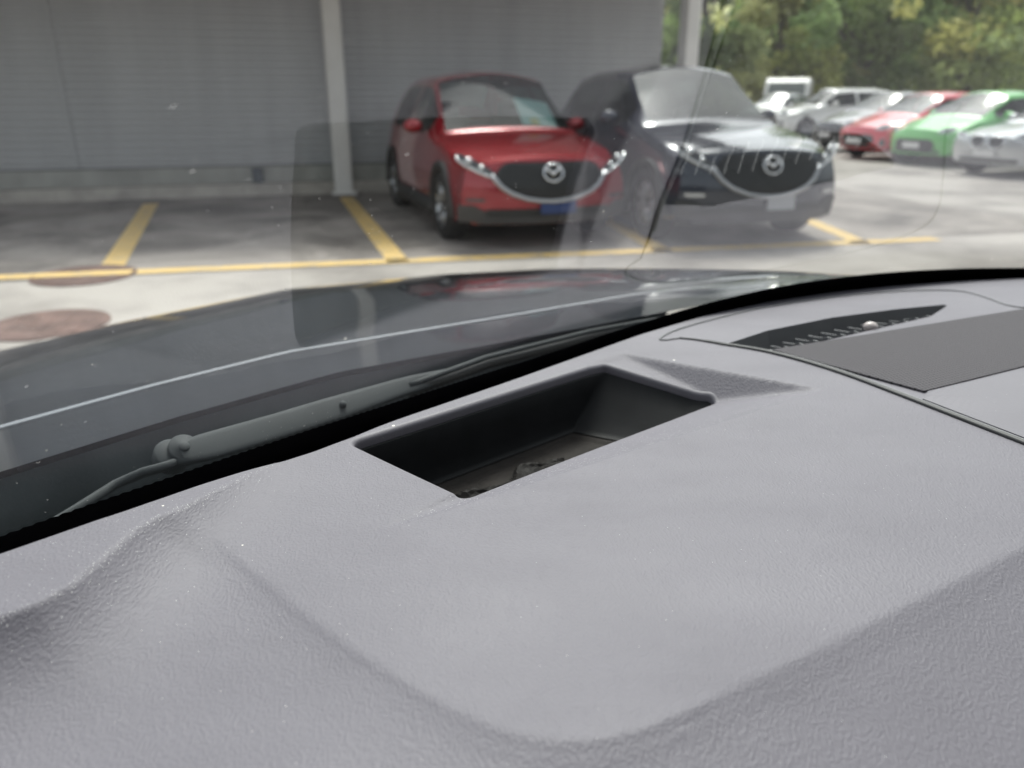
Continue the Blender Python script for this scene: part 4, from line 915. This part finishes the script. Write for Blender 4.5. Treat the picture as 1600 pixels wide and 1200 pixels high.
# ---- bonnet
def carp(lat, fwd, z): q = CF * fwd + CR * lat; return (q[0], q[1], z)
def to_car(p): return float(np.dot(p, CR)), float(np.dot(p, CF))
HR, HF = EYE - .30, EYE - .44
rl = np.array([to_car(P(a, b, HR)) for a, b in [(-150, 706), (0, 665), (235, 601), (450, 548), (800, 491), (1000, 457), (1200, 438)]])
fl = np.array([to_car(P(a, b, HF)) for a, b in [(-150, 590), (0, 546), (200, 501), (450, 451), (700, 428), (1000, 413), (1200, 411)]])
print('bonnet rear', rl.round(2).tolist()); print('bonnet front', fl.round(2).tolist())
lats = np.linspace(-.42, 1.52, 70)
pr = np.polyfit(rl[:, 0], rl[:, 1], 2); pf = np.polyfit(fl[:, 0], fl[:, 1], 4)
G = []
for la in lats:
    fr = np.interp(la, rl[:, 0], rl[:, 1]) if rl[0, 0] <= la <= rl[-1, 0] else np.polyval(pr, la)
    ff = np.interp(la, fl[:, 0], fl[:, 1]) if fl[0, 0] <= la <= fl[-1, 0] else (fl[-1, 1] - .6 * (la - fl[-1, 0]) - 1.2 * (la - fl[-1, 0]) ** 2 if la > fl[-1, 0] else fl[0, 1] - 1.2 * (fl[0, 0] - la))
    side = max(0, abs(la - .55) - .62); row = []
    for k in range(-8, 27):
        if k == -1: row.append(carp(la, fr - .0062, HR - .0003 - .5 * side ** 2))
        if k == 1: row.append(carp(la, fr + .004, HR - .0003 - .5 * side ** 2))
        if k < 0: t = (-k - 1) / 7; row.append(carp(la, fr - .0040 - .17 * t, HR - .0003 + .024 * t - .5 * side ** 2)); continue
        t = k / 22
        if t <= 1: z = HR + (HF - HR) * t ** 1.12 - .5 * side ** 2 + .012 * math.exp(-((la - .55) / .3) ** 2) * math.sin(math.pi * t); f_ = fr + (ff - fr) * t
        else: tt = (k - 22) / 4; z = HF - .30 * tt ** 1.5 - .5 * side ** 2; f_ = ff + .06 * math.sin(tt * 1.57)
        row.append(carp(la, f_, z))
    G.append(row)
MB().grid(G).build('bonnet', M['ownpaint'], own, True, OO)
# cowl between bonnet and glass
G = []
for la in lats:
    fr = np.interp(la, rl[:, 0], rl[:, 1]) if rl[0, 0] <= la <= rl[-1, 0] else np.polyval(pr, la)
    q = CF * 1 + CR * la
    # find the glass foot at this lateral position
    best = min((abs(to_car(glass(s, -.09))[0] - la), s) for s in np.linspace(SG0, SG1, 261))[1]; gf = to_car(glass(best, -.09))[1] + .03
    row = [carp(la, fr - .160, HR + .012), carp(la, fr - .168, HR - .045)]
    for t in np.linspace(0, 1, 9): row.append(carp(la, (fr - .165) + (gf - fr + .165) * t, HR - .048 - .02 * math.sin(math.pi * t) ** 2 - .012 * t))
    row += [carp(la, gf - .06, HR - .075), carp(la, gf - .3, HR - .13)]; G.append(row)
MB().grid(G).build('cowl_panel', M['cowl'], own, True, OO)
# wiper: broad flat arm, pivot boss with nut, hook end, blade
ZW = EYE - .285
def wq(px, py, dz=0): return P(px, py, ZW + dz)
wr = empty('wiper'); wr.parent = own
def ribbon(name, mid, wid, th, m, par, tilt=0.):
    """flat bar along a line of points with rounded edges"""
    mid = [np.array(p) for p in mid]; G = []
    for i, p in enumerate(mid):
        t = mid[min(i + 1, len(mid) - 1)] - mid[max(i - 1, 0)]; t = t / np.linalg.norm(t); sd0 = np.cross(t, [0, 0, 1]); sd0 /= np.linalg.norm(sd0); up0 = np.cross(sd0, t); sd2 = sd0 * math.cos(tilt) - up0 * math.sin(tilt); up2 = up0 * math.cos(tilt) + sd0 * math.sin(tilt); row = []
        for a in np.linspace(0, 2 * math.pi, 17): ca, sa = math.cos(a), math.sin(a); row.append(p + sd2 * wid[i] * np.sign(ca) * abs(ca) ** .6 + up2 * th * np.sign(sa) * abs(sa) ** .6)
        G.append(row)
    mb_ = MB().grid(G); n_ = 17
    mb_.f.append(tuple(range(n_ - 2, -1, -1))); mb_.f.append(tuple(range((len(mid) - 1) * n_, len(mid) * n_ - 1)))
    return mb_.build(name, m, par, True, OO)
arm_pts = densify(np.array([wq(272, 712), wq(340, 694), wq(430, 668), wq(530, 637), wq(620, 608), wq(690, 588), wq(730, 576)]), .01)
arm = ribbon('wiper_arm', arm_pts, np.interp(np.linspace(0, 1, len(arm_pts)), [0, .08, .45, .8, 1], [.010, .0135, .0135, .010, .004]), .004, M['wiper'], wr, R(40))
ta = arm_pts[-1] - arm_pts[0]; ta /= np.linalg.norm(ta); sda = np.cross(ta, [0, 0, 1]); sda /= np.linalg.norm(sda); AN = np.cross(sda, ta) * math.cos(R(40)) + sda * math.sin(R(40))
def boss(name, c, prof, m):
    mb = MB().lathe(prof, (0, 0, 0), 'z', 28); rot = Vector((0, 0, 1)).rotation_difference(Vector(AN))
    mb.v = [tuple(np.array(rot @ Vector(p)) + np.array(c)) for p in mb.v]; return mb.build(name, m, arm, True, OO)
boss('pivot', wq(287, 702, .002), [(0, .0064), (.0001, .0064), (.0034, .0062), (.0044, .0054), (.0047, .0044), (.0115, .0042), (.0128, .003), (.0132, -.006)], M['wiper'])
boss('pivot_plate', wq(268, 711, -.001), [(0, .004), (.012, .004), (.0145, .002), (.0145, -.008)], M['wiper'])
boss('rivet', wq(535, 634, .002), [(0, .0055), (.002, .0052), (.0032, .004), (.0036, .001)], M['wiper'])
link_pts = densify(np.array([wq(292, 716, -.008), wq(262, 728, -.006), wq(225, 738, -.01), wq(180, 757, -.016), wq(120, 795, -.02), wq(30, 850, -.03)]), .01)
ribbon('wiper_link', link_pts, np.interp(np.linspace(0, 1, len(link_pts)), [0, .3, 1], [.009, .007, .005]), .004, M['wiper'], wr, R(30))
bl_pts = densify(np.array([wq(640, 612, -.006), wq(700, 590, -.002), wq(760, 568, .0), wq(850, 545), wq(920, 527), wq(1000, 512), wq(1060, 503)]), .012)
ribbon('wiper_blade', bl_pts, np.interp(np.linspace(0, 1, len(bl_pts)), [0, .1, .5, 1], [.003, .006, .007, .004]), .006, M['wiperdark'], wr)
MB().tube([p + np.array([0, 0, .007]) for p in bl_pts], .0035, 8).build('blade_spine', M['wiper'], wr, True, OO)

# ---- roof, screen pillars and door tops of the car one sits in
back_ = -CF * 2.0
G = [[glass(s, UT, -.004) + np.array([0, 0, .02]), glass(s, UT, .03) + np.array([0, 0, .012])] + [glass(s, UT, .03) * np.array([1, 1, 1]) + back_ * t + np.array([0, 0, .012 + .03 * math.sin(math.pi * t)]) for t in np.linspace(.04, 1, 9)] for s in np.linspace(SG0, SG1, 40)]
MB().grid(G).build('roof', M['headliner'], own, True, OO)
for s in (SG0, SG1): MB().tube([glass(s, u) for u in np.linspace(-.1, UT, 8)], .05, 10).build('screen_pillar', M['headliner'], own, True, OO)
for la, sg in ((-.36, -1), (1.5, 1)):
    G = [[carp(la + sg * .05, f_, .35), carp(la + sg * .06, f_, .8), carp(la, f_, 1.02), carp(la - sg * .06, f_, 1.0), carp(la - sg * .06, f_, .35)] for f_ in np.linspace(-1.9, .35, 8)]
    MB().grid(G).build('door_panel', M['seat'], own, True, OO)
    G = [[carp(la - sg * .01, f_, 1.0), carp(la - sg * .1, f_, EYE + .26)] for f_ in np.linspace(-1.9, -.42, 8)]
    MB().grid(G).build('rear_side_light_block', M['seat'], own, True, OO)  # unseen closed rear sides, added to keep side light off the dashboard
G = [[carp(la, -1.9, z_) for z_ in (.35, 1.0, EYE + .26)] for la in np.linspace(-.4, 1.54, 8)]
MB().grid(G).build('rear_light_block', M['seat'], own, True, OO)  # unseen closure behind the seats, added to block light from the rear
MB().box(carp(.55, -.3, .33), (2.1, 3.4, .04), AX).build('cabin_floor', M['seat'], own, False, OO)
for la in (.18, .92):
    mb = MB(); q = carp(la, -.75, .82); mb.box(q, (.5, .16, .7), AX, .07); q = carp(la, -.45, .5); mb.box(q, (.5, .52, .2), AX, .08); q = carp(la, -.76, 1.26); mb.box(q, (.27, .1, .17), AX, .04); mb.build('front_seat', M['seat'], own, True, OO)
